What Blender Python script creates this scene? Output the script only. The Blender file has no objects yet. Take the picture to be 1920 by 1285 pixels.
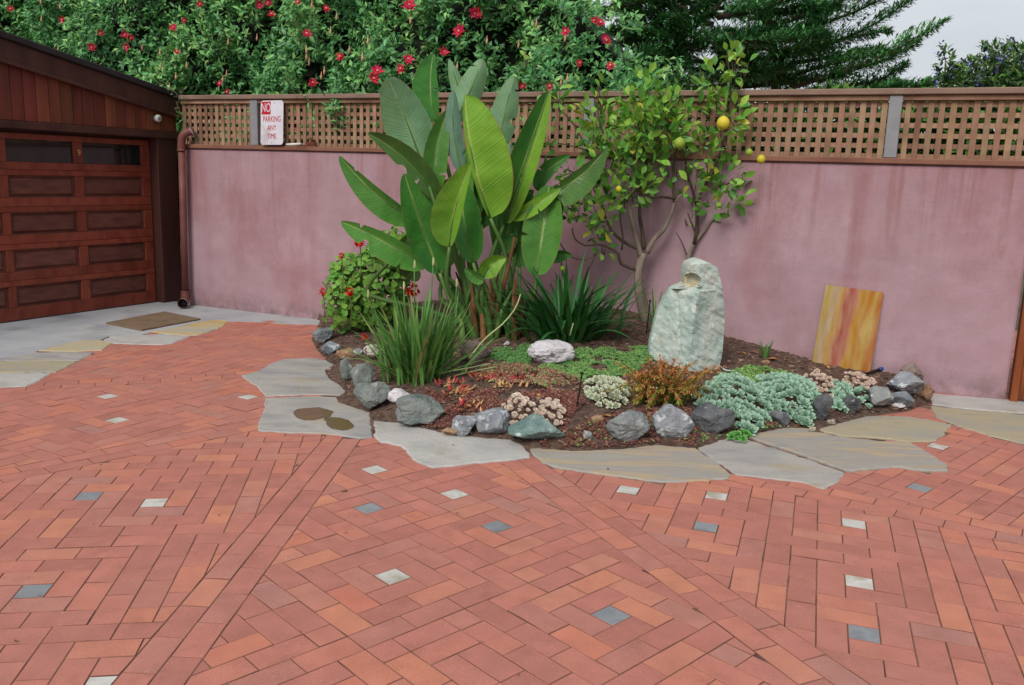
import bpy, bmesh, math, random
import numpy as np
from mathutils import Vector, Matrix, noise as mnoise

random.seed(7); rng = np.random.default_rng(7)
SC = bpy.context.scene
COL = SC.collection

# ------------------------------------------------------------------ camera
F_PX, PITCH, ROLL, CAM_H = 1627.5, 0.1909, 0.0321, 1.4713
_cp, _sp = math.cos(PITCH), math.sin(PITCH)
CF = np.array([0, _cp, -_sp]); _R = np.array([1., 0, 0]); _U = np.array([0, _sp, _cp])
CR = _R*math.cos(ROLL)+_U*math.sin(ROLL); CU = -_R*math.sin(ROLL)+_U*math.cos(ROLL)
CAM = np.array([0, 0, CAM_H])
cd = bpy.data.cameras.new('camera'); cam = bpy.data.objects.new('camera', cd); COL.objects.link(cam)
cd.sensor_width = 36; cd.lens = 36*F_PX/1920; cd.clip_start = .05; cd.clip_end = 2000
m4 = Matrix.Identity(4)
for i in range(3):
    m4[i][0] = CR[i]; m4[i][1] = CU[i]; m4[i][2] = -CF[i]; m4[i][3] = CAM[i]
cam.matrix_world = m4
SC.camera = cam

# ------------------------------------------------------------------ world, sun, exposure
SUN_EL, SUN_AZ = math.radians(44), math.radians(205)      # azimuth clockwise from +y (north)
w = bpy.data.worlds.new('World'); SC.world = w; w.use_nodes = True
nt = w.node_tree; nt.nodes.clear()
out = nt.nodes.new('ShaderNodeOutputWorld'); bg = nt.nodes.new('ShaderNodeBackground')
sky = nt.nodes.new('ShaderNodeTexSky'); sky.sky_type = 'NISHITA'; sky.sun_disc = False
sky.sun_elevation = SUN_EL; sky.sun_rotation = SUN_AZ; sky.air_density = 1.0; sky.dust_density = 3.0
tc = nt.nodes.new('ShaderNodeTexCoord')
mp = nt.nodes.new('ShaderNodeMapping'); mp.inputs['Scale'].default_value = (1, 1, 2.6)
nz = nt.nodes.new('ShaderNodeTexNoise'); nz.inputs['Scale'].default_value = 1.6; nz.inputs['Detail'].default_value = 5
rp = nt.nodes.new('ShaderNodeValToRGB')
rp.color_ramp.elements[0].position = .32; rp.color_ramp.elements[0].color = (2.25, 2.55, 2.9, 1)
rp.color_ramp.elements[1].position = .70; rp.color_ramp.elements[1].color = (4.9, 5.05, 5.25, 1)
mx = nt.nodes.new('ShaderNodeMix'); mx.data_type = 'RGBA'; mx.inputs['Factor'].default_value = .92
nt.links.new(tc.outputs['Generated'], mp.inputs['Vector']); nt.links.new(mp.outputs['Vector'], nz.inputs['Vector'])
nt.links.new(nz.outputs['Fac'], rp.inputs['Fac'])
nt.links.new(sky.outputs['Color'], mx.inputs['A']); nt.links.new(rp.outputs['Color'], mx.inputs['B'])
nt.links.new(mx.outputs['Result'], bg.inputs['Color']); nt.links.new(bg.outputs['Background'], out.inputs['Surface'])
bg.inputs['Strength'].default_value = 0.1
sd = bpy.data.lights.new('sun', 'SUN'); sd.energy = 1.5; sd.angle = math.radians(28); sd.color = (1, .96, .9)
so = bpy.data.objects.new('sun', sd); COL.objects.link(so)
sv = Vector((math.sin(SUN_AZ)*math.cos(SUN_EL), math.cos(SUN_AZ)*math.cos(SUN_EL), math.sin(SUN_EL)))
so.rotation_euler = (-sv).to_track_quat('-Z', 'Y').to_euler(); so.location = (0, 0, 12)
SC.view_settings.view_transform = 'Standard'; SC.view_settings.look = 'None'
SC.view_settings.gamma = 1; SC.view_settings.exposure = 0.70
SC.view_settings.use_curve_mapping = False

# ------------------------------------------------------------------ geometry of the view
def ray(x, y):
    return CF+(x-960)/F_PX*CR-(y-642.5)/F_PX*CU
def g(x, y, z=0.):                       # point of a level plane under a pixel
    r = ray(x, y); return CAM+r*((z-CAM_H)/r[2])
def at(x, y, D):                         # point at depth D (world y) under a pixel
    r = ray(x, y); return CAM+r*(D/r[1])
def project(P):
    q = np.asarray(P, float)-CAM; z = q@CF
    return 960+F_PX*(q@CR)/z, 642.5-F_PX*(q@CU)/z
def ppm(P):                              # metres per photo pixel at P
    return float((np.asarray(P)-CAM)@CF)/F_PX
# garden wall frame: s along, v behind the wall face, z up
WTH, WD = -.4203, 6.944
WN = np.array([-math.sin(WTH), math.cos(WTH), 0]); WT = np.array([math.cos(WTH), math.sin(WTH), 0])
def wp(s, v, z): return WT*s+WN*(WD+v)+np.array([0, 0, z])
def onwall(x, y, v=0.):
    r = ray(x, y); P = CAM+r*((WD+v)/(r@WN)); return float(P@WT), float(P[2])
# garage frame: t along the front (towards the wall), o outwards, z up
GE = np.array([math.cos(math.radians(62.4)), math.sin(math.radians(62.4)), 0]); GM = np.array([GE[1], -GE[0], 0])
G1 = np.array([-3.835, 9.255, 0])
def gp(t, o, z): return G1+GE*t+GM*o+np.array([0, 0, z])

# ------------------------------------------------------------------ colours and materials
def lin(c):
    c = np.asarray(c, float)/255.
    return tuple(np.where(c <= .04045, c/12.92, ((c+.055)/1.055)**2.4))
def node(nt, t, **k):
    n = nt.nodes.new(t)
    for a, b in k.items(): setattr(n, a, b)
    return n
def mat(name, cols, scale=4., detail=6, rough=.8, bump=.15, bscale=None, stretch=(1, 1, 1), rnd=0., hue=0., spec=.3,
        fleck=None, trans=0., lo=.3, hi=.7, gen='Object', fine=.0, stain=None, dist=0.01):
    m = bpy.data.materials.new(name); m.use_nodes = True; nt = m.node_tree; nt.nodes.clear(); L = nt.links.new
    out = node(nt, 'ShaderNodeOutputMaterial'); b = node(nt, 'ShaderNodeBsdfPrincipled')
    b.inputs['Roughness'].default_value = rough; b.inputs['Specular IOR Level'].default_value = spec
    tc = node(nt, 'ShaderNodeTexCoord'); oi = node(nt, 'ShaderNodeObjectInfo'); ge = node(nt, 'ShaderNodeNewGeometry')
    ad = node(nt, 'ShaderNodeMath', operation='ADD'); L(oi.outputs['Random'], ad.inputs[0]); L(ge.outputs['Random Per Island'], ad.inputs[1])
    fr = node(nt, 'ShaderNodeMath', operation='FRACT'); L(ad.outputs[0], fr.inputs[0])
    cb = node(nt, 'ShaderNodeVectorMath', operation='SCALE'); cb.inputs[0].default_value = (37, 53, 71); L(fr.outputs[0], cb.inputs['Scale'])
    av = node(nt, 'ShaderNodeVectorMath', operation='ADD'); L(tc.outputs[gen], av.inputs[0]); L(cb.outputs[0], av.inputs[1])
    mp = node(nt, 'ShaderNodeMapping'); mp.inputs['Scale'].default_value = stretch; L(av.outputs[0], mp.inputs['Vector'])
    n1 = node(nt, 'ShaderNodeTexNoise'); n1.inputs['Scale'].default_value = scale; n1.inputs['Detail'].default_value = detail
    L(mp.outputs[0], n1.inputs['Vector'])
    r = node(nt, 'ShaderNodeValToRGB'); el = r.color_ramp.elements
    k = len(cols)
    for i, c in enumerate(cols):
        p = lo+(hi-lo)*i/max(1, k-1)
        e = el[i] if i < 2 else el.new(p)
        e.position = p; e.color = (*lin(c), 1)
    if k == 1: el[1].color = (*lin(cols[0]), 1)
    L(n1.outputs['Fac'], r.inputs['Fac']); c = r.outputs['Color']
    if fleck:                            # (colour, scale, threshold)
        n3 = node(nt, 'ShaderNodeTexNoise'); n3.inputs['Scale'].default_value = fleck[1]; n3.inputs['Detail'].default_value = 4
        L(mp.outputs[0], n3.inputs['Vector'])
        r3 = node(nt, 'ShaderNodeMapRange'); r3.inputs['From Min'].default_value = fleck[2]; r3.inputs['From Max'].default_value = fleck[2]+.06
        L(n3.outputs['Fac'], r3.inputs['Value'])
        x = node(nt, 'ShaderNodeMix', data_type='RGBA'); L(r3.outputs[0], x.inputs['Factor']); L(c, x.inputs['A']); x.inputs['B'].default_value = (*lin(fleck[0]), 1)
        c = x.outputs['Result']
    if stain:                            # (colour, scale, threshold, softness, stretch)
        mp2 = node(nt, 'ShaderNodeMapping'); mp2.inputs['Scale'].default_value = stain[4]; L(tc.outputs[gen], mp2.inputs['Vector'])
        n4 = node(nt, 'ShaderNodeTexNoise'); n4.inputs['Scale'].default_value = stain[1]; n4.inputs['Detail'].default_value = 5
        L(mp2.outputs[0], n4.inputs['Vector'])
        r4 = node(nt, 'ShaderNodeMapRange'); r4.inputs['From Min'].default_value = stain[2]; r4.inputs['From Max'].default_value = stain[2]+stain[3]
        L(n4.outputs['Fac'], r4.inputs['Value'])
        x = node(nt, 'ShaderNodeMix', data_type='RGBA'); L(r4.outputs[0], x.inputs['Factor']); L(c, x.inputs['A']); x.inputs['B'].default_value = (*lin(stain[0]), 1)
        c = x.outputs['Result']
    if fine:
        n5 = node(nt, 'ShaderNodeTexNoise'); n5.inputs['Scale'].default_value = scale*28; n5.inputs['Detail'].default_value = 3
        L(mp.outputs[0], n5.inputs['Vector'])
        mr = node(nt, 'ShaderNodeMapRange'); mr.inputs['From Min'].default_value = .25; mr.inputs['From Max'].default_value = .75
        mr.inputs['To Min'].default_value = 1-fine; mr.inputs['To Max'].default_value = 1+fine; L(n5.outputs['Fac'], mr.inputs['Value'])
        vm = node(nt, 'ShaderNodeVectorMath', operation='SCALE'); L(c, vm.inputs[0]); L(mr.outputs[0], vm.inputs['Scale']); c = vm.outputs[0]
    if rnd or hue:
        h = node(nt, 'ShaderNodeHueSaturation'); L(c, h.inputs['Color'])
        mr = node(nt, 'ShaderNodeMapRange'); L(fr.outputs[0], mr.inputs['Value']); mr.inputs['To Min'].default_value = 1-rnd; mr.inputs['To Max'].default_value = 1+rnd
        L(mr.outputs[0], h.inputs['Value'])
        m7 = node(nt, 'ShaderNodeMath', operation='MULTIPLY'); L(fr.outputs[0], m7.inputs[0]); m7.inputs[1].default_value = 7.31
        f7 = node(nt, 'ShaderNodeMath', operation='FRACT'); L(m7.outputs[0], f7.inputs[0])
        mr2 = node(nt, 'ShaderNodeMapRange'); L(f7.outputs[0], mr2.inputs['Value']); mr2.inputs['To Min'].default_value = .5-hue; mr2.inputs['To Max'].default_value = .5+hue
        L(mr2.outputs[0], h.inputs['Hue']); c = h.outputs['Color']
    L(c, b.inputs['Base Color'])
    if bump:
        n2 = node(nt, 'ShaderNodeTexNoise'); n2.inputs['Scale'].default_value = bscale or scale*5; n2.inputs['Detail'].default_value = 5
        L(mp.outputs[0], n2.inputs['Vector'])
        bp = node(nt, 'ShaderNodeBump'); bp.inputs['Strength'].default_value = bump; bp.inputs['Distance'].default_value = dist
        L(n2.outputs['Fac'], bp.inputs['Height']); L(bp.outputs[0], b.inputs['Normal'])
    sh = b.outputs[0]
    if trans:
        t = node(nt, 'ShaderNodeBsdfTranslucent'); L(c, t.inputs['Color'])
        ms = node(nt, 'ShaderNodeMixShader'); ms.inputs[0].default_value = trans; L(sh, ms.inputs[1]); L(t.outputs[0], ms.inputs[2]); sh = ms.outputs[0]
    L(sh, out.inputs['Surface'])
    return m

def brick_mat():
    m = bpy.data.materials.new('clay brick'); m.use_nodes = True; nt = m.node_tree; nt.nodes.clear(); L = nt.links.new
    out = node(nt, 'ShaderNodeOutputMaterial'); b = node(nt, 'ShaderNodeBsdfPrincipled'); b.inputs['Roughness'].default_value = .82
    b.inputs['Specular IOR Level'].default_value = .3
    oi = node(nt, 'ShaderNodeObjectInfo'); ge = node(nt, 'ShaderNodeNewGeometry'); tc = node(nt, 'ShaderNodeTexCoord')
    ad = node(nt, 'ShaderNodeMath', operation='ADD'); L(oi.outputs['Random'], ad.inputs[0]); L(ge.outputs['Random Per Island'], ad.inputs[1])
    fr = node(nt, 'ShaderNodeMath', operation='FRACT'); L(ad.outputs[0], fr.inputs[0])
    r = node(nt, 'ShaderNodeValToRGB'); el = r.color_ramp.elements
    cs = [(0, (169, 107, 94)), (.16, (174, 111, 98)), (.36, (179, 114, 100)), (.56, (183, 116, 99)), (.66, (173, 115, 103)), (.74, (186, 117, 98)), (.85, (192, 125, 100)), (.92, (170, 118, 108)), (.96, (190, 121, 97)), (1, (188, 114, 94))]
    for i, (p, c) in enumerate(cs):
        e = el[i] if i < 2 else el.new(p)
        e.position = p; e.color = (*lin(c), 1)
    L(fr.outputs[0], r.inputs['Fac'])
    cb = node(nt, 'ShaderNodeVectorMath', operation='SCALE'); cb.inputs[0].default_value = (37, 53, 71); L(fr.outputs[0], cb.inputs['Scale'])
    av = node(nt, 'ShaderNodeVectorMath', operation='ADD'); L(tc.outputs['Object'], av.inputs[0]); L(cb.outputs[0], av.inputs[1])
    n1 = node(nt, 'ShaderNodeTexNoise'); n1.inputs['Scale'].default_value = 9; n1.inputs['Detail'].default_value = 6; L(av.outputs[0], n1.inputs['Vector'])
    mr = node(nt, 'ShaderNodeMapRange'); mr.inputs['From Min'].default_value = .25; mr.inputs['From Max'].default_value = .75
    mr.inputs['To Min'].default_value = .86; mr.inputs['To Max'].default_value = 1.12; L(n1.outputs['Fac'], mr.inputs['Value'])
    n2 = node(nt, 'ShaderNodeTexNoise'); n2.inputs['Scale'].default_value = 260; n2.inputs['Detail'].default_value = 3; L(av.outputs[0], n2.inputs['Vector'])
    mr2 = node(nt, 'ShaderNodeMapRange'); mr2.inputs['From Min'].default_value = .25; mr2.inputs['From Max'].default_value = .75
    mr2.inputs['To Min'].default_value = .82; mr2.inputs['To Max'].default_value = 1.16; L(n2.outputs['Fac'], mr2.inputs['Value'])
    mm = node(nt, 'ShaderNodeMath', operation='MULTIPLY'); L(mr.outputs[0], mm.inputs[0]); L(mr2.outputs[0], mm.inputs[1])
    vs = node(nt, 'ShaderNodeVectorMath', operation='SCALE'); L(r.outputs['Color'], vs.inputs[0]); L(mm.outputs[0], vs.inputs['Scale'])
    # pale dusty film in broad patches of the yard (world position)
    n3 = node(nt, 'ShaderNodeTexNoise'); n3.inputs['Scale'].default_value = 1.3; n3.inputs['Detail'].default_value = 7; L(ge.outputs['Position'], n3.inputs['Vector'])
    mr3 = node(nt, 'ShaderNodeMapRange'); mr3.inputs['From Min'].default_value = .45; mr3.inputs['From Max'].default_value = .8
    mr3.inputs['To Max'].default_value = .38; L(n3.outputs['Fac'], mr3.inputs['Value'])
    x = node(nt, 'ShaderNodeMix', data_type='RGBA'); L(mr3.outputs[0], x.inputs['Factor']); L(vs.outputs[0], x.inputs['A']); x.inputs['B'].default_value = (*lin((176, 124, 112)), 1)
    n4 = node(nt, 'ShaderNodeTexNoise'); n4.inputs['Scale'].default_value = 5.5; n4.inputs['Detail'].default_value = 9; n4.inputs['Roughness'].default_value = .72; L(ge.outputs['Position'], n4.inputs['Vector'])
    mr4 = node(nt, 'ShaderNodeMapRange'); mr4.inputs['From Min'].default_value = .56; mr4.inputs['From Max'].default_value = .78; mr4.inputs['To Max'].default_value = .45; L(n4.outputs['Fac'], mr4.inputs['Value'])
    x4 = node(nt, 'ShaderNodeMix', data_type='RGBA'); L(mr4.outputs[0], x4.inputs['Factor']); L(x.outputs['Result'], x4.inputs['A']); x4.inputs['B'].default_value = (*lin((112, 74, 66)), 1)
    n6 = node(nt, 'ShaderNodeTexNoise'); n6.inputs['Scale'].default_value = 70; n6.inputs['Detail'].default_value = 2; L(av.outputs[0], n6.inputs['Vector'])
    mr6 = node(nt, 'ShaderNodeMapRange'); mr6.inputs['From Min'].default_value = .70; mr6.inputs['From Max'].default_value = .76; mr6.inputs['To Max'].default_value = .5; L(n6.outputs['Fac'], mr6.inputs['Value'])
    x6 = node(nt, 'ShaderNodeMix', data_type='RGBA'); L(mr6.outputs[0], x6.inputs['Factor']); L(x4.outputs['Result'], x6.inputs['A']); x6.inputs['B'].default_value = (*lin((206, 160, 140)), 1)
    L(x6.outputs['Result'], b.inputs['Base Color'])
    bp = node(nt, 'ShaderNodeBump'); bp.inputs['Strength'].default_value = .25; bp.inputs['Distance'].default_value = .003
    L(n2.outputs['Fac'], bp.inputs['Height']); L(bp.outputs[0], b.inputs['Normal'])
    L(b.outputs[0], out.inputs['Surface']); return m

# ------------------------------------------------------------------ object helpers
def props(o, label=None, cat=None, group=None, kind=None):
    if label: o['label'] = label
    if cat: o['category'] = cat
    if group: o['group'] = group
    if kind: o['kind'] = kind
    return o
def mesh_of(name, V, Fs, m=None, smooth=False, uv=None, mi=None):
    me = bpy.data.meshes.new(name)
    me.from_pydata([tuple(map(float, v)) for v in V], [], [tuple(map(int, f)) for f in Fs])
    for x in (m if isinstance(m, (list, tuple)) else [m] if m else []): me.materials.append(x)
    if mi is not None: me.polygons.foreach_set('material_index', np.asarray(mi, np.int32))
    if smooth: me.polygons.foreach_set('use_smooth', np.ones(len(me.polygons), bool))
    if uv is not None:
        ul = me.uv_layers.new(name='UVMap'); li = np.zeros(len(me.loops), np.int32); me.loops.foreach_get('vertex_index', li)
        ul.data.foreach_set('uv', np.asarray(uv, np.float32)[li].ravel())
    me.update(); return me
def link(name, data, parent=None, loc=None):
    o = bpy.data.objects.new(name, data); COL.objects.link(o)
    if parent is not None: o.parent = parent
    if loc is not None: o.location = tuple(loc)
    return o
def thing(name, loc, label=None, cat=None, group=None, kind=None):
    o = bpy.data.objects.new(name, None); COL.objects.link(o); o.location = tuple(map(float, loc)); o.empty_display_size = .1
    return props(o, label, cat, group, kind)
def wpos(o):
    p = np.zeros(3)
    while o is not None: p = p+np.array(o.location); o = o.parent
    return p
def part(root, name, V, Fs, m, smooth=False, uv=None, mi=None, origin=None):
    """a mesh child given in world coordinates (its root has no rotation)"""
    V = np.asarray(V, float); o0 = wpos(root) if root is not None else np.zeros(3)
    c = np.asarray(origin if origin is not None else V.mean(0), float)
    return link(name, mesh_of(name, V-c, Fs, m, smooth, uv, mi), root, c-o0)
def big_mesh(name, V, Fq, m, smooth=False, mi=None):
    V = np.asarray(V, np.float32); Fq = np.asarray(Fq, np.int32); k = Fq.shape[1]
    me = bpy.data.meshes.new(name); me.vertices.add(len(V)); me.vertices.foreach_set('co', V.ravel())
    me.loops.add(Fq.size); me.loops.foreach_set('vertex_index', Fq.ravel())
    me.polygons.add(len(Fq)); me.polygons.foreach_set('loop_start', np.arange(0, Fq.size, k, dtype=np.int32))
    me.polygons.foreach_set('loop_total', np.full(len(Fq), k, np.int32))
    for x in (m if isinstance(m, (list, tuple)) else [m]): me.materials.append(x)
    if mi is not None: me.polygons.foreach_set('material_index', np.asarray(mi, np.int32))
    if smooth: me.polygons.foreach_set('use_smooth', np.ones(len(Fq), bool))
    me.update(calc_edges=True); me.validate(); return me
def scatter(pv, pf, R, T, S):
    """copies of a small mesh: rotations R (N,3,3), places T (N,3), sizes S (N,)"""
    pv = np.asarray(pv, float); pf = np.asarray(pf)
    V = np.einsum('nij,kj->nki', R, pv)*np.asarray(S)[:, None, None]+T[:, None, :]
    Fq = pf[None]+(np.arange(len(T))*len(pv))[:, None, None]
    return V.reshape(-1, 3), Fq.reshape(-1, pf.shape[1])
def frames(dirs, ups=None, roll=None):
    """rotation matrices whose y axis is dirs and whose z axis leans to ups"""
    d = dirs/np.linalg.norm(dirs, axis=1)[:, None]
    if ups is None: ups = np.tile([0, 0, 1.], (len(d), 1))
    u = ups+rng.normal(size=d.shape)*1e-4
    x = np.cross(d, u); x /= np.linalg.norm(x, axis=1)[:, None]; z = np.cross(x, d)
    if roll is not None:
        c, s = np.cos(roll)[:, None], np.sin(roll)[:, None]; x, z = x*c+z*s, z*c-x*s
    return np.stack([x, d, z], 2)
def box_vf(lo, hi, frame=None):
    V = np.array([[x, y, z] for z in (lo[2], hi[2]) for y in (lo[1], hi[1]) for x in (lo[0], hi[0])], float)
    if frame: V = np.array([frame(*v) for v in V])
    Fs = [(0, 2, 3, 1), (4, 5, 7, 6), (0, 1, 5, 4), (2, 6, 7, 3), (0, 4, 6, 2), (1, 3, 7, 5)]
    return V, Fs
def bevel(me, w, seg=1):
    bm = bmesh.new(); bm.from_mesh(me); bmesh.ops.recalc_face_normals(bm, faces=bm.faces)
    bmesh.ops.bevel(bm, geom=list(bm.edges), offset=w, segments=seg, affect='EDGES', profile=.6, clamp_overlap=True)
    bm.to_mesh(me); bm.free(); me.update()
def fbox(root, name, lo, hi, m, frame, bev=0.004):
    V, Fs = box_vf(lo, hi, frame); o = part(root, name, V, Fs, m); 
    bm = bmesh.new(); bm.from_mesh(o.data); bmesh.ops.recalc_face_normals(bm, faces=bm.faces); bm.to_mesh(o.data); bm.free()
    if bev: bevel(o.data, bev)
    return o
def tube_vf(pts, rad, n=8, cap=True):
    pts = np.asarray(pts, float); rad = np.broadcast_to(np.asarray(rad, float), (len(pts),))
    V = []; Fs = []; tp = None
    for i, p in enumerate(pts):
        t = pts[min(i+1, len(pts)-1)]-pts[max(i-1, 0)]; t = t/(np.linalg.norm(t)+1e-12)
        if tp is None:
            a = np.array([0, 0, 1.]) if abs(t[2]) < .9 else np.array([1., 0, 0]); x = np.cross(a, t)
        else: x = tp-t*(tp@t)
        x /= np.linalg.norm(x)+1e-12; tp = x; y = np.cross(t, x)
        for k in range(n):
            a = 2*math.pi*k/n; V.append(p+(x*math.cos(a)+y*math.sin(a))*rad[i])
    for i in range(len(pts)-1):
        for k in range(n):
            Fs.append((i*n+k, i*n+(k+1) % n, (i+1)*n+(k+1) % n, (i+1)*n+k))
    if cap: Fs += [tuple(range(n))[::-1], tuple(range((len(pts)-1)*n, len(pts)*n))]
    return V, Fs
def smooth_line(P, n):
    P = np.asarray(P, float)
    if len(P) < 3: return np.array([P[0]+(P[-1]-P[0])*t for t in np.linspace(0, 1, n)])
    d = np.r_[0, np.cumsum(np.linalg.norm(np.diff(P, axis=0), axis=1))]; t = np.linspace(0, d[-1], n); out = []
    T = np.gradient(P, d, axis=0)
    for x in t:
        i = min(np.searchsorted(d, x, 'right')-1, len(P)-2); h = d[i+1]-d[i]; u = (x-d[i])/h
        out.append((2*u**3-3*u**2+1)*P[i]+(u**3-2*u**2+u)*h*T[i]+(-2*u**3+3*u**2)*P[i+1]+(u**3-u**2)*h*T[i+1])
    return np.array(out)
def in_poly(P, poly):
    P = np.atleast_2d(P); x, y = P[:, 0], P[:, 1]; r = np.zeros(len(P), bool); n = len(poly)
    for i in range(n):
        x1, y1 = poly[i][:2]; x2, y2 = poly[(i+1) % n][:2]
        c = ((y1 > y) != (y2 > y)); 
        if y1 != y2: r ^= c & (x < (x2-x1)*(y-y1)/(y2-y1)+x1)
    return r
def poly_dist(P, poly, closed=True):
    P = np.atleast_2d(P)[:, :2]; poly = np.asarray(poly)[:, :2]; d = np.full(len(P), 1e9); n = len(poly)
    for i in range(n if closed else n-1):
        a, b = poly[i], poly[(i+1) % n]; ab = b-a; t = np.clip(((P-a)@ab)/(ab@ab+1e-12), 0, 1)
        d = np.minimum(d, np.linalg.norm(P-(a+t[:, None]*ab), axis=1))
    return d

# ================================================================== GROUND
M_BRICK = brick_mat()
M_SAND = mat('joint sand', [(74, 50, 42), (108, 78, 66), (134, 100, 86)], scale=7, rough=.95, bump=.4, bscale=200)
M_EARTH = mat('earth', [(70, 58, 46), (92, 78, 60), (84, 82, 58)], scale=1.2, rough=.95, bump=.3)
M_WHITE_ST = mat('pale marble', [(180, 176, 166), (198, 195, 188), (158, 150, 132)], scale=9, rough=.6, bump=.2, rnd=.06)
M_SLATE = mat('blue slate', [(120, 124, 128), (136, 139, 142), (112, 116, 119)], scale=9, rough=.6, bump=.2, rnd=.08)
M_CONC = mat('concrete', [(142, 144, 148), (160, 162, 166), (172, 172, 172), (150, 150, 150)], scale=1.6, detail=9, rough=.85, bump=.12, bscale=90, fine=.05,
             stain=((128, 130, 136), 2.2, .55, .2, (1, 1, 1)))
ground = link('ground', mesh_of('ground', [(-150, -60, -.06), (150, -60, -.06), (150, 260, -.06), (-150, 260, -.06)], [(0, 1, 2, 3)], M_EARTH))
props(ground, kind='structure')
bed_s = [(-5.2, -3), (5.6, -3), (5.6, 7.2), (-1, 10.4), (-5.2, 10.4)]
paving_bed = link('sand_bed', mesh_of('sand_bed', [(x, y, -.0024) for x, y in bed_s], [tuple(range(5))], M_SAND))
props(paving_bed, kind='structure')

G2 = lambda pts: [tuple(g(x, y)[:2]) for x, y in pts]
FLAGS = {  # outlines of the flagstones round the bed and by the garage, photo pixels on the ground
 'a': [(452,705),(481,698),(512,681),(536,674),(585,672.5),(611,676),(627,685),(625,693),(611,698),(621,713),(642,724),(651,738),(637,742.5),(590,741),(542,742.5),(498,744.5),(483,727),(466,715)],
 'b': [(497,748.5),(542,746),(590,744.5),(632,746.5),(638,757),(656,763),(676,769),(695,775),(696,789),(698,822),(676,823.5),(621,816),(536,812.5),(483,808.5),(483,799),(493,777)],
 'c': [(700.5,791),(747,795),(828,813),(861,820),(900,823),(957,827),(980,838),(995,853),(994,860),(955,865),(879,872),(840,877),(811,879),(781,868),(762,849),(751,838),(713,831),(702,820)],
 'd': [(992,842),(1011,841.5),(1072,848),(1120,846),(1167,844),(1231,836),(1304,842),(1328,858),(1350,872),(1371,892),(1367,899),(1300,904),(1241,905.7),(1180,898),(1128,891),(1045,879),(1015,868),(999,855)],
 'e': [(1307,841.5),(1361,823),(1402,826),(1460,845),(1522,865.5),(1584,888.5),(1575,902),(1545,919),(1503,906),(1446,899),(1378,891),(1354,872),(1331,859)],
 'f': [(1403,823),(1418,811),(1470,804),(1511,805.5),(1529,813),(1580,823),(1626,827),(1643,830),(1707,832),(1740,851),(1778,875),(1778,886),(1741,886),(1684,879),(1640,882),(1590,887),(1484,849)],
 'g': [(1534,807),(1552,801),(1622,782.5),(1700,783),(1758,792.5),(1785,798),(1768,819),(1751,829),(1708,830),(1630,822),(1583,820),(1545,812)],
 'h': [(1747,739),(1832,746),(1884,750),(1960,757),(1990,762),(1990,782),(1920,776),(1884,773.5),(1800,766),(1747,759),(1744,747)],
 'i': [(1744,762),(1800,768),(1884,775.5),(1920,778.5),(1990,786),(1990,846),(1920,833),(1853,818),(1794,799),(1760,786),(1747,771)],
}
AP = lambda L: [(x/4.174, 560+y/4.174) for x, y in L]
FLAGS2 = {
 'j': AP([(-160,540),(-160,500),(0,472),(280,424),(440,424),(740,424),(690,452),(620,488),(0,492)]),
 'k': AP([(-160,590),(-160,545),(0,497),(300,494),(612,492),(520,545),(440,580),(260,583),(0,584)]),
 'l': AP([(-200,700),(-160,596),(0,588),(400,588),(320,640),(210,688),(100,694),(0,700)]),
 'm': AP([(300,413),(500,360),(640,335),(780,331),(880,352),(800,410),(600,419),(470,417)]),
 'n': AP([(790,338),(858,300),(1100,287),(1300,283),(1490,297),(1350,354),(1270,365),(1080,360),(900,355)]),
 'o': AP([(1190,266),(1330,238),(1560,187),(1700,166),(1788,181),(1745,225),(1640,262),(1550,291),(1430,292),(1300,281)]),
}
CONC_PX = AP([(-1400,480),(-1400,990),(-160,498),(0,470),(280,420),(300,411),(500,358),(640,332),(780,328),(852,298),(1100,284),(1185,265),(1330,236),(1560,184),(1700,163),(1800,181)])+[(449,603),(520,607),(561,609),(606,609),(640,611)]
BED_PX = [(604,600),(587,636),(600,660),(618,674),(630,687),(612,700),(622,714),(642,725),(651,738),(637,745),(656,762),(697,777),(705,790),(748,795),(828,814),(861,820),(900,823),(957,827),(990,842),(1072,848),(1167,844),(1230,836),(1304,842),(1360,823),(1400,820),(1480,804),(1528,808),(1552,801),(1600,785),(1650,777),(1700,770),(1733,757),(1745,738)]
BEDP = np.array(G2(BED_PX)); BEDEDGE = BEDP.copy()
# close the bed along the wall
BEDPOLY = np.vstack([BEDP, wp(.29, .02, 0)[None, :2], wp(-5.17, .02, 0)[None, :2]])
CONCP = np.array(G2(CONC_PX))
CONCP = np.vstack([CONCP, wp(-5.0, .05, 0)[None, :2], wp(-7.05, .05, 0)[None, :2], gp(.2, -.3, 0)[None, :2], gp(-4.2, -.3, 0)[None, :2]])

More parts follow.
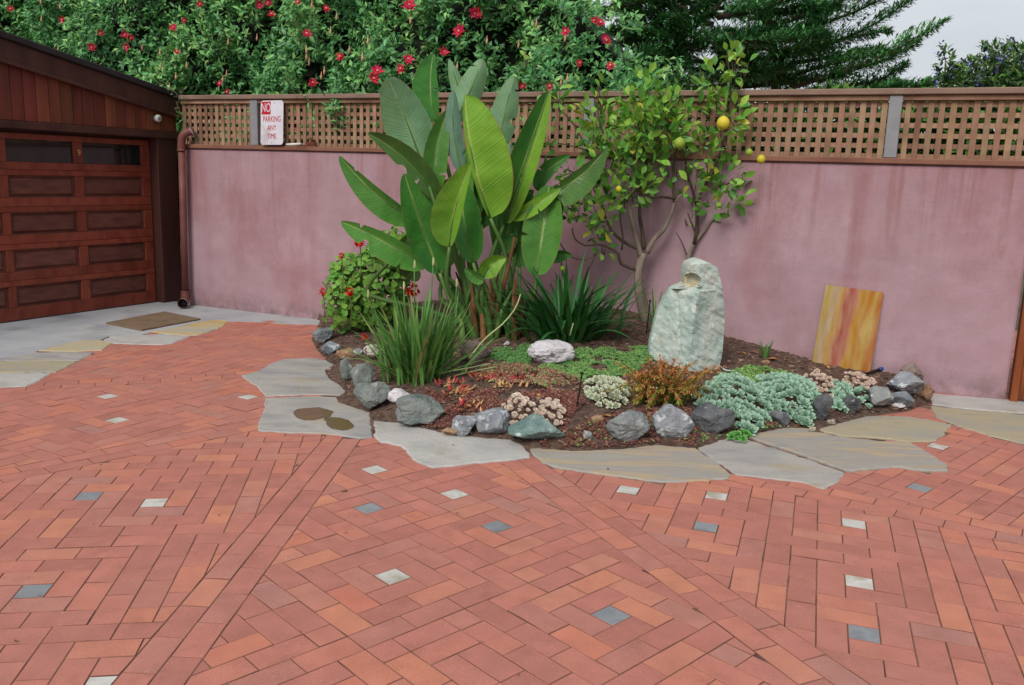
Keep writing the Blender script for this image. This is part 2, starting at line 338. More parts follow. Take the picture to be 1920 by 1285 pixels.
def prism(outline, z0, z1, bev=.006, rough_edge=0.0):
    """slab with a chamfered, slightly uneven top rim"""
    P = np.asarray(outline, float); n = len(P)
    a = sum(P[i][0]*P[(i+1) % n][1]-P[(i+1) % n][0]*P[i][1] for i in range(n))
    if a < 0: P = P[::-1]
    c = P.mean(0); nrm = []
    for i in range(n):
        t = P[(i+1) % n]-P[i-1]; t = t/np.linalg.norm(t); nrm.append([-t[1], t[0]])
    Pin = P+np.array(nrm)*bev
    V = [(*p, z0) for p in P]+[(*p, z1-bev*.8) for p in P]+[(*p, z1+rough_edge*random.uniform(-1, 1)) for p in Pin]
    Fs = []
    for i in range(n):
        j = (i+1) % n
        Fs += [(i, j, n+j, n+i), (n+i, n+j, 2*n+j, 2*n+i)]
    Fs.append(tuple(range(2*n, 3*n)))
    return V, Fs
def densify(P, step, jit):
    P = np.asarray(P, float); out = []
    for i in range(len(P)):
        a, b = P[i], P[(i+1) % len(P)]; L = np.linalg.norm(b-a); k = max(1, int(L/step))
        for j in range(k):
            p = a+(b-a)*j/k
            if j: p = p+rng.normal(size=2)*jit
            out.append(p)
    return np.array(out)

# ---- brick panels and bands
U = .1016
class Line:
    def __init__(s, pts):
        s.P = np.asarray(pts, float)[:, :2]; d = s.P[1]-s.P[0]; s.L = np.linalg.norm(d); s.d = d/s.L; s.n = np.array([-s.d[1], s.d[0]])
    def side(s, Q): return (np.atleast_2d(Q)[:, :2]-s.P[0])@s.n
    def shifted(s, k): return Line(s.P+s.n*k)
def line(p, ang): p = np.asarray(p); return Line([p, p+np.array([math.cos(math.radians(ang)), math.sin(math.radians(ang))])])
GAP = .0034
LA = line((-.862, 3.6), 87.9)                     # right edge of the band between left and middle panels; n points left
LB = line((.45, 3.77), -64.6)                     # far edge of the band between middle and right; n points right/far
LC = line((-1.94, 4.21), 46.6)                    # near edge of the band left; n points far-left
LD = line((-2.62, 5.67), 23.5)                    # near edge of next band; n points far
LE = line((1.74, 3.75), -32.5)                    # near edge of band right; n points far-right
LA2, LB2, LC2, LD2, LE2 = LA.shifted(2*U+.003), LB.shifted(-2*U-.003), LC.shifted(2*U+.003), LD.shifted(2*U+.003), LE.shifted(2*U+.003)
all_flag_polys = [np.array(G2(v)) for v in list(FLAGS.values())+list(FLAGS2.values())]
CONC_EXCL = CONCP
ALLP = all_flag_polys+[BEDPOLY, CONC_EXCL]
def excluded(c, pl=None):
    Q = np.array([c]+[c+(np.asarray(q)-c)*.9 for q in pl]); ok = np.zeros(len(Q), bool)
    for P in ALLP:
        lo, hi = P.min(0)-.2, P.max(0)+.2
        if c[0] < lo[0] or c[0] > hi[0] or c[1] < lo[1] or c[1] > hi[1]: continue
        ok |= in_poly(Q, P) | (poly_dist(Q, P) < .022)
    return bool(ok.all())
def clip(poly, ln, sgn, gap=.0012):
    out = []; n = len(poly)
    f = [sgn*float((p-ln.P[0])@ln.n)-gap for p in poly]
    for i in range(n):
        a, b = poly[i], poly[(i+1) % n]; fa, fb = f[i], f[(i+1) % n]
        if fa >= 0: out.append(a)
        if (fa >= 0) != (fb >= 0): out.append(a+(b-a)*fa/(fa-fb))
    return out
def area(p):
    return .5*abs(sum(p[i][0]*p[(i+1) % len(p)][1]-p[(i+1) % len(p)][0]*p[i][1] for i in range(len(p)))) if len(p) > 2 else 0
def brick_vf(poly, z0=-.05, ch=.0017):
    P = np.asarray(poly); n = len(P)
    if sum(P[i][0]*P[(i+1) % n][1]-P[(i+1) % n][0]*P[i][1] for i in range(n)) < 0: P = P[::-1]
    Pin = []
    for i in range(n):
        e1 = P[i]-P[i-1]; e2 = P[(i+1) % n]-P[i]; e1 /= np.linalg.norm(e1)+1e-9; e2 /= np.linalg.norm(e2)+1e-9
        n1 = np.array([-e1[1], e1[0]]); n2 = np.array([-e2[1], e2[0]]); b = n1+n2; b /= max(np.linalg.norm(b), .3)
        Pin.append(P[i]+b*ch*1.2)
    V = [(*p, z0) for p in P]+[(*p, -ch) for p in P]+[(*p, 0) for p in Pin]; Fs = []
    for i in range(n):
        j = (i+1) % n; Fs += [(i, j, n+j, n+i), (n+i, n+j, 2*n+j, 2*n+i)]
    Fs.append(tuple(range(2*n, 3*n))); return V, Fs
FULL = [np.array(p) for p in ((-U+GAP/2, -U/2+GAP/2), (U-GAP/2, -U/2+GAP/2), (U-GAP/2, U/2-GAP/2), (-U+GAP/2, U/2-GAP/2))]
M_EDGE = mat('dusty brick arris', [(104, 68, 60), (158, 103, 89), (178, 118, 102)], scale=5, rough=.95, bump=0)
def bmi(nv): return ([1]*(2*nv))+[0]
FULL_ME = mesh_of('brick', *brick_vf(FULL), [M_BRICK, M_EDGE], mi=bmi(4))
HALF_V = lambda: None
def finish_panel(root, pieces):
    """pieces: (kind, centre, angle, polygon or None, material); the 300 largest in view become parts, the rest one stuff part"""
    vis = []; rest = []
    for pc in pieces:
        x, y = project((*pc[1], 0)); D = np.linalg.norm(np.r_[pc[1], -CAM_H])
        (vis if (-70 < x < 1990 and y < 1340 and pc[1][1] > 1) else rest).append((D, pc))
    vis.sort(key=lambda a: a[0]); rest = [p for d, p in rest]+[p for d, p in vis[300:]]
    def place(pc):
        kind, c, ang, poly, m = pc
        me = FULL_ME if poly is None and kind == 'brick' else mesh_of(kind, *brick_vf([np.asarray(p) for p in poly]), [m, M_EDGE], mi=bmi(len(poly)))
        o = link(kind, me, root)
        o.location = (*c, random.gauss(0, .0005)); o.rotation_euler = (random.gauss(0, .0025), random.gauss(0, .0025), ang+random.gauss(0, .007)+(math.pi if random.random() < .5 and poly is None else 0))
    for d, p in vis[:300]: place(p)
    V = []; Fs = []; MI = []
    for kind, c, ang, poly, m in rest:
        if kind != 'brick': place((kind, c, ang, poly, m)); continue
        v, f = brick_vf([np.asarray(p) for p in (FULL if poly is None else poly)]); v = np.array(v); b = len(V); MI += bmi(len(v)//3)
        ca, sa = math.cos(ang), math.sin(ang); zz = random.gauss(0, .001)
        V += [(c[0]+x*ca-y*sa, c[1]+x*sa+y*ca, z+zz) for x, y, z in v]; Fs += [tuple(i+b for i in q) for q in f]
    if V:
        o = link('far_bricks', mesh_of('far_bricks', V, Fs, [M_BRICK, M_EDGE], mi=MI), root); props(o, kind='stuff')
    return len(vis), len(rest)
def panel(label, origin, th, squares, cons, herring=False):
    root = thing('brick_paving', (0, 0, 0), label=label, kind='structure')
    ct, st = math.cos(th), math.sin(th); Mx = np.array([[ct, -st], [st, ct]]); origin = np.asarray(origin)
    N = 95; I, J = np.meshgrid(np.arange(-N, N+1), np.arange(-N, N+1), indexing='ij')
    C = origin+np.stack([I, J], -1)@Mx.T*U
    ok = (C[..., 0] > -5) & (C[..., 0] < 5.4) & (C[..., 1] > 1.2) & (C[..., 1] < 10)
    fl = C.reshape(-1, 2)
    for ln, sg in cons: ok &= (sg*ln.side(fl)).reshape(ok.shape) > -.17
    # visible wedge plus a margin
    ok &= np.abs(C[..., 0])-.62*C[..., 1] < .9
    used = ~ok; bricks = []
    def put(a, b):
        for q in (a, b):
            if not (-N <= q[0] <= N and -N <= q[1] <= N) or used[q[0]+N, q[1]+N]: return False
        used[a[0]+N, a[1]+N] = used[b[0]+N, b[1]+N] = True; bricks.append((a, b)); return True
    for (ci, cj, k) in squares: used[ci+N, cj+N] = True
    if herring:
        for i in range(-N, N):
            for j in range(-N+1, N+1):
                mth = (i-j) % 4
                if mth == 0: put((i, j), (i+1, j))
                elif mth == 2: put((i, j), (i, j-1))
    else:
        S = np.array([(a, b) for a, b, _ in squares])
        dd = np.max(np.abs(np.stack([I, J], -1)[:, :, None, :]-S), -1); near = dd.argmin(-1)
        flip = [random.random() < .35 for _ in squares]
        for k in range(1, 60):
            for q, (ci, cj, _) in enumerate(squares):
                arms = [[(x, k) for x in range(-k, k)], [(k, y) for y in range(k, -k, -1)], [(x, -k) for x in range(k, -k, -1)], [(-k, y) for y in range(-k, k)]]
                for arm in arms:
                    if flip[q]: arm = [(-x, y) for x, y in arm]
                    arm = [(x+ci, y+cj) for x, y in arm]
                    for u in range(0, len(arm), 2):
                        a, b = arm[u], arm[u+1]
                        if max(map(abs, a+b)) > N: continue
                        if k == 1 or (near[a[0]+N, a[1]+N] == q and near[b[0]+N, b[1]+N] == q): put(a, b)
        free = [(i-N, j-N) for i, j in np.argwhere(~used)]; random.shuffle(free)
        nb = ((1, 0), (0, 1), (-1, 0), (0, -1))
        isf = lambda a: abs(a[0]) <= N and abs(a[1]) <= N and not used[a[0]+N, a[1]+N]
        for rounds in range(4):
            for want in (1, 2, 4):
                for a in free:
                    if not isf(a): continue
                    o_ = [(a[0]+dx, a[1]+dy) for dx, dy in nb if isf((a[0]+dx, a[1]+dy))]
                    if o_ and len(o_) <= want: put(a, random.choice(o_))
    pieces = []
    def emit(kind, a, b, m):
        ca = (np.array(a)+np.array(b))/2; c = origin+Mx@ca*U; horiz = a[1] == b[1]
        hx = (abs(a[0]-b[0])+1)*U/2-GAP/2; hy = (abs(a[1]-b[1])+1)*U/2-GAP/2
        cor = [c+Mx@np.array(v) for v in ((-hx, -hy), (hx, -hy), (hx, hy), (-hx, hy))]; full = True; pl = cor
        for ln, sg in cons:
            if min(sg*float((p-ln.P[0])@ln.n) for p in pl) < .0012:
                pl = clip(pl, ln, sg); full = False
                if len(pl) < 3: return
        if area(pl) < .0006 or excluded(c, pl): return
        if full and kind == 'brick' and a != b:
            pieces.append(('brick', c, th+(0 if horiz else math.pi/2), None, m))
        else:
            c2 = np.mean(pl, 0); keep = [pl[0]]
            for p in pl[1:]:
                if np.linalg.norm(p-keep[-1]) > .004: keep.append(p)
            if len(keep) > 2 and np.linalg.norm(keep[0]-keep[-1]) < .004: keep.pop()
            if len(keep) > 2: pieces.append((kind, c2, 0., [p-c2 for p in keep], m))
    for a, b in bricks: emit('brick', a, b, M_BRICK)
    for i, j in np.argwhere(~used): emit('brick', (i-N, j-N), (i-N, j-N), M_BRICK)
    for ci, cj, k in squares: emit('stone_inset', (ci, cj), (ci, cj), M_WHITE_ST if k == 'w' else M_SLATE)
    return finish_panel(root, pieces)
def band(label, ln, t0, t1, cons):
    root = thing('brick_band', (0, 0, 0), label=label, kind='structure'); pieces = []
    ang = math.atan2(ln.d[1], ln.d[0])
    for row in (0, 1):
        t = t0+(U if row else 0)+random.uniform(-.02, .02)
        while t < t1:
            c = ln.P[0]+ln.d*(t+U)+ln.n*((row+.5)*(U+.0005)+.001)
            cor = [c+ln.d*x+ln.n*y for x, y in ((-U+GAP/2, -U/2+GAP/2), (U-GAP/2, -U/2+GAP/2), (U-GAP/2, U/2-GAP/2), (-U+GAP/2, U/2-GAP/2))]; pl = cor; full = True
            for l2, sg in cons:
                if min(sg*float((p-l2.P[0])@l2.n) for p in pl) < .0012: pl = clip(pl, l2, sg); full = False
                if len(pl) < 3: break
            if len(pl) > 2 and area(pl) > .0008 and not excluded(c, pl):
                if full: pieces.append(('brick', c, ang, None, M_BRICK))
                else: c2 = np.mean(pl, 0); pieces.append(('brick', c2, 0., [p-c2 for p in pl], M_BRICK))
            t += 2*U
    return finish_panel(root, pieces)
cnt = []
cnt.append(panel('middle panel of the brick patio between the two straight bands', (-.4137, 2.9845), -.8144, [(0,0,'w'),(7,4,'s'),(-1,6,'s'),(-5,7,'w'),(-6,3,'s'),(-10,6,'w'),(6,-7,'s'),(14,1,'w'),(-8,-3,'w'),(-2,-9,'w')], [(LA, -1), (LB2, -1)]))
cnt.append(panel('right panel of the brick patio beyond the straight band', (1.3421, 3.0606), -1.9029, [(0,0,'w'),(4,0,'s'),(-6,0,'w'),(-7,-6,'w'),(-3,-6,'s'),(-6,-10,'w'),(-2,7,'w'),(4,8,'s'),(10,-1,'w')], [(LB, 1), (LE, -1)]))
cnt.append(panel('left panel of the brick patio below the slanting band', (-1.6343, 2.7853), .1514, [(0,0,'s'),(2,8,'w'),(-1,9,'s'),(-7,3,'w'),(4,-6,'w'),(-6,-7,'s')], [(LA2, 1), (LC, -1)]))
cnt.append(panel('upper left panel of the brick patio between two slanting bands', (-2.5736, 5.3687), math.radians(-29.4), [(0,0,'w'),(5,-3,'w'),(7,5,'w'),(0,-8,'w'),(10,12,'s')], [(LC2, 1), (LD, -1)]))
cnt.append(panel('far left panel of the brick patio in front of the concrete apron', (-2.2, 6.6), math.radians(-20), [], [(LD2, 1)], herring=True))
cnt.append(panel('far right panel of the brick patio in front of the garden gate', (2.0595, 4.1333), math.radians(-45), [(0,0,'s'),(7,6,'w'),(-2,8,'w'),(10,-3,'s')], [(LE2, 1)]))
cnt.append(band('straight brick band between the left and middle panels', LA, -2.6, 2.2, []))
cnt.append(band('straight brick band between the middle and right panels', Line([LB2.P[0], LB2.P[1]]), -1.4, 2.8, []))
cnt.append(band('slanting brick band from the left edge to the flagstones', LC, -2.2, 1.4, [(LA2, 1)]))
cnt.append(band('far slanting brick band near the concrete apron', LD, -2.6, 2.2, []))
cnt.append(band('slanting brick band at the right of the flagstones', LE, -1.2, 3.2, [(LB, 1)]))
print('bricks visible/rest', cnt, sum(c[0] for c in cnt))

# ---- flagstones
M_FLAG = {
 'grey': mat('grey flagstone', [(140, 138, 138), (158, 154, 150), (170, 164, 156), (150, 147, 145)], scale=2.6, stretch=(1, 2.2, 1), rough=.7, bump=.5, bscale=34, fine=.07, stain=((164, 146, 118), 3, .56, .16, (.6, 1.8, 1))),
 'pale': mat('pale flagstone', [(154, 151, 150), (172, 168, 164), (182, 178, 172), (162, 158, 155)], scale=2.6, rough=.7, bump=.5, bscale=34, fine=.08, stain=((150, 140, 124), 2.4, .6, .16, (1, 1, 1))),
 'band': mat('banded flagstone', [(142, 138, 134), (162, 155, 145), (154, 148, 141), (178, 158, 130), (158, 152, 146)], scale=1.8, stretch=(1, 6, 1), rough=.7, bump=.5, bscale=30, fine=.07, stain=((176, 150, 112), 2.4, .6, .1, (.5, 6, 1))),
 'tan': mat('tan flagstone', [(150, 142, 122), (168, 157, 130), (160, 152, 135), (152, 148, 138)], scale=1.8, stretch=(1, 3, 1), rough=.72, bump=.5, bscale=30, fine=.07),
 'gold': mat('golden flagstone', [(168, 146, 100), (190, 164, 112), (176, 168, 146), (168, 162, 146)], scale=2.2, stretch=(1, 2.5, 1), rough=.72, bump=.28, bscale=24, fine=.04),
}
fl_root = thing('flagstone_edging', (0, 0, 0), label='irregular flagstones laid round the planting bed', kind='structure')
fl2_root = thing('flagstone_edging', (0, 0, 0), label='flagstones laid along the front of the concrete apron', kind='structure')
def flag(root, key, px, mk, label, z=.006, rot=None):
    P = densify(G2(px), .035, .005); P = P-(P-P.mean(0))*.004
    V, Fs = prism(P, -.05, z, bev=.007, rough_edge=.001)
    o = part(root, 'flagstone', V, Fs, M_FLAG[mk]); o['label'] = label
    return o
flag(fl_root, 'a', FLAGS['a'], 'grey', 'grey flagstone at the left tip of the bed edging')
wet = flag(fl_root, 'b', FLAGS['b'], 'grey', 'grey flagstone with two brown wet hollows', .007)
flag(fl_root, 'c', FLAGS['c'], 'pale', 'long pale grey flagstone in front of the bed', .010)
flag(fl_root, 'd', FLAGS['d'], 'band', 'long streaked flagstone in the middle front of the bed', .008)
flag(fl_root, 'e', FLAGS['e'], 'grey', 'dark grey pointed flagstone', .007)
flag(fl_root, 'f', FLAGS['f'], 'band', 'large flagstone with tan streaks', .012)
flag(fl_root, 'g', FLAGS['g'], 'tan', 'greenish tan flagstone beside the teal succulents', .009)
flag(fl_root, 'h', FLAGS['h'], 'pale', 'pale flagstone strip along the foot of the wall', .006)
flag(fl_root, 'i', FLAGS['i'], 'tan', 'tan flagstone in front of the gate', .005)
flag(fl2_root, 'j', FLAGS2['j'], 'grey', 'dark grey wedge flagstone')
flag(fl2_root, 'k', FLAGS2['k'], 'tan', 'greenish flagstone', .007)
flag(fl2_root, 'l', FLAGS2['l'], 'pale', 'pale flagstone at the left edge', .005)
flag(fl2_root, 'm', FLAGS2['m'], 'gold', 'golden flagstone', .008)
flag(fl2_root, 'n', FLAGS2['n'], 'pale', 'pale flagstone below the door mat', .006)
flag(fl2_root, 'o', FLAGS2['o'], 'gold', 'cream flagstone right of the door mat', .007)
M_WET = mat('wet brown stone', [(74, 62, 50), (104, 84, 46), (92, 78, 58), (112, 88, 40)], scale=7, rough=.22, bump=.05, spec=.5)
Z8 = lambda L: [(440+x/5.84, 640+y/5.84) for x, y in L]
for pl in (Z8([(645,765),(690,738),(800,728),(930,720),(1010,742),(1085,768),(1062,800),(1052,826),(1000,846),(950,846),(870,865),(760,868),(690,845),(650,805)]),
           Z8([(972,850),(1052,829),(1160,836),(1250,860),(1308,918),(1302,948),(1240,972),(1180,980),(1060,958),(1008,915)])):
    P = densify([tuple(g(x, y, .0085)[:2]) for x, y in pl], .03, .003); n = len(P)
    V = [(*p, .0075) for p in P]+[(*(p+(P.mean(0)-p)*.05), .0092) for p in P]
    part(wet, 'wet_hollow', V, [(i, (i+1) % n, n+(i+1) % n, n+i) for i in range(n)]+[tuple(range(n, 2*n))], M_WET)
# ---- concrete apron
V, Fs = prism(CONCP, -.05, .003, bev=.004)
conc = part(None, 'concrete_apron', V, Fs, M_CONC); props(conc, kind='structure')

# ================================================================== PLANTING BED
HW_S = [-5.2, -4.6, -3.6, -2.2, -1.77, -1.2, -.74, -.56, -.1, .15, .3]; HW_Z = [.10, .2, .36, .40, .36, .252, .176, .14, .112, .10, .03]
def mound(P):
    P = np.atleast_2d(P)[:, :2]; de = poly_dist(P, BEDEDGE, closed=False); P3 = np.c_[P, np.zeros(len(P))]
    s = P3@WT; dw = np.maximum(0, WD-P3@WN); hw = np.interp(s, HW_S, HW_Z); r = de/(de+dw+1e-6)
    r = np.clip(r, 0, 1); e = .015+.065*np.clip(de/.22, 0, 1)
    ins = in_poly(P, BEDPOLY)
    h = np.where(ins, e+(np.maximum(hw-.08, 0))*r**.9, .015)
    return np.where(dw <= 0, hw, h)
def bedpx(x, y, it=22):
    z = .12; P = g(x, y, z)
    for _ in range(it):
        z += .6*(float(mound(P[None])[0])-z); P = g(x, y, z)
    return P
M_SOIL = mat('garden soil', [(62, 46, 40), (86, 66, 56), (104, 84, 72), (72, 56, 48)], scale=16, detail=8, rough=.95, bump=.9, bscale=60, dist=.02)
xs = np.arange(BEDPOLY[:, 0].min()-.05, BEDPOLY[:, 0].max()+.08, .035); ys = np.arange(BEDPOLY[:, 1].min()-.05, BEDPOLY[:, 1].max()+.08, .035)
GX, GY = np.meshgrid(xs, ys, indexing='ij'); PP = np.c_[GX.ravel(), GY.ravel()]
ins = in_poly(PP, BEDPOLY) | ((poly_dist(PP, BEDPOLY) < .10) & ((np.c_[PP, np.zeros(len(PP))]@WN) < WD+.05)); hz = mound(PP)+rng.normal(size=len(PP))*.004-np.where(in_poly(PP, BEDPOLY), 0, np.minimum(poly_dist(PP, BEDPOLY)*.9, .06))
idx = -np.ones(len(PP), int); idx[ins] = np.arange(ins.sum()); Fs = []; ny = len(ys)
for i in range(len(xs)-1):
    for j in range(ny-1):
        q = [i*ny+j, (i+1)*ny+j, (i+1)*ny+j+1, i*ny+j+1]
        if all(ins[k] for k in q): Fs.append([idx[k] for k in q])
soil = link('soil', mesh_of('soil', np.c_[PP[ins], hz[ins]], Fs, M_SOIL, smooth=True)); props(soil, label='dark brown soil of the raised planting bed', kind='structure')
def rand_in_bed(n, poly_px=None, poly=None):
    if poly_px is not None: poly = np.array([bedpx(x, y)[:2] for x, y in poly_px])
    lo, hi = poly.min(0), poly.max(0); out = []; k = 0
    while k < n:
        q = rng.uniform(lo, hi, size=(n*2, 2)); q = q[in_poly(q, poly) & in_poly(q, BEDPOLY)]; out.append(q); k += len(q)
    q = np.vstack(out)[:n]; return np.c_[q, mound(q)]
def rand_rot(n):
    q = rng.normal(size=(n, 4)); q /= np.linalg.norm(q, axis=1)[:, None]; a, b, c, d = q.T
    return np.stack([np.stack([1-2*(c*c+d*d), 2*(b*c-a*d), 2*(b*d+a*c)], -1), np.stack([2*(b*c+a*d), 1-2*(b*b+d*d), 2*(c*d-a*b)], -1), np.stack([2*(b*d-a*c), 2*(c*d+a*b), 1-2*(b*b+c*c)], -1)], 1)
TET_V = np.array([(-.5, -.22, -.06), (.5, -.18, -.05), (.45, .2, -.05), (-.42, .24, -.06), (-.4, -.1, .09), (.38, .05, .1)])
TET_F = np.array([(0, 1, 5), (0, 5, 4), (1, 2, 5), (2, 3, 5), (3, 4, 5), (3, 0, 4)])
M_MULCH = mat('bark mulch', [(56, 42, 38), (98, 74, 64), (136, 106, 92), (184, 158, 140)], scale=3, rough=.95, bump=0, rnd=.35, lo=.2, hi=.8)
T = rand_in_bed(9000, poly=BEDPOLY); T[:, 2] += .004
R = np.einsum('nij,njk->nik', frames(np.c_[rng.normal(size=(len(T), 2)), rng.normal(size=len(T))*.35]), np.tile(np.eye(3), (len(T), 1, 1)))
V, Fq = scatter(TET_V, TET_F, R, T, rng.gamma(2.4, .0085, len(T)).clip(.007, .06))
props(link('bark_mulch', big_mesh('bark_mulch', V, Fq, M_MULCH)), label='bark chips scattered over the soil of the bed', kind='stuff')

# ================================================================== WALL AND FENCE
def wall_material():
    m = bpy.data.materials.new('plum stucco'); m.use_nodes = True; nt = m.node_tree; nt.nodes.clear(); L = nt.links.new
    out = node(nt, 'ShaderNodeOutputMaterial'); b = node(nt, 'ShaderNodeBsdfPrincipled'); b.inputs['Roughness'].default_value = .9; b.inputs['Specular IOR Level'].default_value = .25; L(b.outputs[0], out.inputs['Surface'])
    ge = node(nt, 'ShaderNodeNewGeometry'); rot = node(nt, 'ShaderNodeMapping'); rot.inputs['Rotation'].default_value = (0, 0, -WTH); L(ge.outputs['Position'], rot.inputs['Vector'])
    def noi(scale, st, det=6, rg=.55):
        mp = node(nt, 'ShaderNodeMapping'); mp.inputs['Scale'].default_value = st; L(rot.outputs[0], mp.inputs['Vector'])
        n = node(nt, 'ShaderNodeTexNoise'); n.inputs['Scale'].default_value = scale; n.inputs['Detail'].default_value = det; n.inputs['Roughness'].default_value = rg; L(mp.outputs[0], n.inputs['Vector']); return n.outputs['Fac']
    def rng_(v, a, b_, c=0., d=1.):
        r = node(nt, 'ShaderNodeMapRange'); r.inputs['From Min'].default_value = a; r.inputs['From Max'].default_value = b_; r.inputs['To Min'].default_value = c; r.inputs['To Max'].default_value = d; L(v, r.inputs['Value']); return r.outputs[0]
    def mul(u, v):
        k = node(nt, 'ShaderNodeMath', operation='MULTIPLY'); L(u, k.inputs[0]); L(v, k.inputs[1]); return k.outputs[0]
    def mix(f, a, c):
        x = node(nt, 'ShaderNodeMix', data_type='RGBA'); L(f, x.inputs['Factor']); L(a, x.inputs['A']); x.inputs['B'].default_value = (*lin(c), 1); return x.outputs['Result']
    r = node(nt, 'ShaderNodeValToRGB'); r.color_ramp.elements[0].position = .32; r.color_ramp.elements[1].position = .68
    r.color_ramp.elements[0].color = (*lin((162, 130, 137)), 1); r.color_ramp.elements[1].color = (*lin((178, 149, 157)), 1); L(noi(1.7, (1, 1, 1.2), 10, .62), r.inputs['Fac']); c = r.outputs[0]
    sz = node(nt, 'ShaderNodeSeparateXYZ'); L(ge.outputs['Position'], sz.inputs[0]); Z = sz.outputs['Z']
    c = mix(rng_(noi(1.25, (1.2, 1, .6), 9, .66), .46, .7, 0, .8), c, (150, 104, 108))          # red washes
    c = mix(rng_(noi(3.4, (1.3, 1, .5), 8, .7), .58, .74, 0, .4), c, (142, 96, 96))
    c = mix(rng_(noi(2.6, (.7, 1, 1.6), 8, .7), .6, .75, 0, .5), c, (176, 154, 164))              # pale trowel patches
    c = mix(mul(rng_(noi(1.0, (9, 1, .35), 6, .7), .52, .72), rng_(Z, .75, 1.62, 0, .8)), c, (134, 86, 76))   # rust runs from the rail
    c = mix(mul(rng_(noi(1.0, (2.2, 1, .12), 5, .6), .56, .70), rng_(Z, .0, 1.5, .1, .55)), c, (140, 92, 92))
    c = mix(mul(rng_(noi(9, (1, 1, 1), 6, .7), .35, .6), rng_(Z, .02, .2, .7, 0)), c, (108, 92, 92))          # splash dirt at the foot
    c = mix(rng_(noi(7, (1, 1, 7), 4, .6), .70, .74, 0, .5), c, (122, 92, 104))                   # trowel nicks
    tr = noi(4, (1, 1, 1.7), 9, .66); v = rng_(tr, .25, .75, .93, 1.06)
    vs = node(nt, 'ShaderNodeVectorMath', operation='SCALE'); L(c, vs.inputs[0]); L(v, vs.inputs['Scale'])
    gr = noi(130, (1, 1, 1), 3); v2 = rng_(gr, .25, .75, .94, 1.05); vs2 = node(nt, 'ShaderNodeVectorMath', operation='SCALE'); L(vs.outputs[0], vs2.inputs[0]); L(v2, vs2.inputs['Scale'])
    L(vs2.outputs[0], b.inputs['Base Color'])
    bp = node(nt, 'ShaderNodeBump'); bp.inputs['Strength'].default_value = .38; bp.inputs['Distance'].default_value = .012; L(tr, bp.inputs['Height'])
    bp2 = node(nt, 'ShaderNodeBump'); bp2.inputs['Strength'].default_value = .25; bp2.inputs['Distance'].default_value = .003; L(gr, bp2.inputs['Height']); L(bp.outputs[0], bp2.inputs['Normal']); L(bp2.outputs[0], b.inputs['Normal'])
    return m
M_WALL = wall_material()
wall = thing('garden_wall', wp(-3.2, 0, 0), 'long plum pink stucco garden wall behind the planting bed', 'wall')
V, Fs = box_vf((-6.89, 0, -.06), (.765, .2, 1.632), wp)
o = part(wall, 'stucco_face', V, Fs, M_WALL); bm = bmesh.new(); bm.from_mesh(o.data); bmesh.ops.recalc_face_normals(bm, faces=bm.faces)
bmesh.ops.bevel(bm, geom=list(bm.edges), offset=.012, segments=2, affect='EDGES'); bm.to_mesh(o.data); bm.free()
# rust runs under the fence, thin washes on the face
M_RW = mat('weathered redwood', [(118, 88, 70), (140, 106, 84), (158, 128, 104), (128, 98, 80)], scale=3, stretch=(1, 1, 1), rough=.85, bump=.25, bscale=40, rnd=.22, hue=.012, fine=.06)
M_RWT = mat('redwood top rail', [(124, 98, 86), (146, 120, 106), (134, 106, 94)], scale=2.5, stretch=(1, 1, 1), rough=.85, bump=.25, bscale=30, rnd=.12, fine=.06)
M_RED = mat('reddish rail', [(116, 74, 62), (140, 98, 80), (126, 88, 76)], scale=3, rough=.85, bump=.3, bscale=30, rnd=.1, fine=.06)
M_POST = mat('grey post', [(122, 122, 126), (140, 140, 144), (130, 128, 130)], scale=3, rough=.7, bump=.15, bscale=30, rnd=.06)
fence = thing('lattice_fence', wp(-3.2, .08, 1.632), 'weathered redwood lattice fence running along the top of the pink wall', 'fence')
S0, S1 = -6.9, .9
fbox(fence, 'bottom_rail', (S0, -.022, 1.634), (S1, .21, 1.674), M_RED, wp, .005)
POSTS = [(-5.995, -5.905), (-2.52, -2.435), (-.215, -.128)]
for a, b in POSTS: fbox(fence, 'post', (a, -.012, 1.676), (b, .085, 2.112), M_POST, wp, .004)
fbox(fence, 'top_rail', (S0, -.03, 2.114), (S1, .13, 2.158), M_RWT, wp, .006)
edges = [S0]+[e for p in POSTS for e in p]+[S1]
PITCH_L = .0722
slat_me = {}
for a, b in zip(edges[0::2], edges[1::2]):
    fbox(fence, 'frame_rail', (a+.002, -.004, 2.076), (b-.002, .075, 2.112), M_RW, wp, .003)
    n = int((b-a-.03)/PITCH_L); off = (b-a-n*PITCH_L)/2
    for k in range(5 if False else 6):
        z = 1.690+k*PITCH_L*.995
        fbox(fence, 'horizontal_lath', (a+.002, .034, z-.017), (b-.002, .043, z+.017), M_RW, wp, 0)
    for k in range(n+1):
        s = a+off+k*PITCH_L+random.gauss(0, .0012); wd = .019+random.gauss(0, .0008)
        s = min(max(s, a+wd+.001), b-wd-.001)
        V, Fs = box_vf((-wd, 0, 1.6745), (wd, .009, 2.0755)); 
        V = np.array([wp(s+x+(z-1.87)*random.gauss(0, .004), .0238+y, z) for x, y, z in V])
        o = part(fence, 'upright_lath', V, Fs, M_RW)

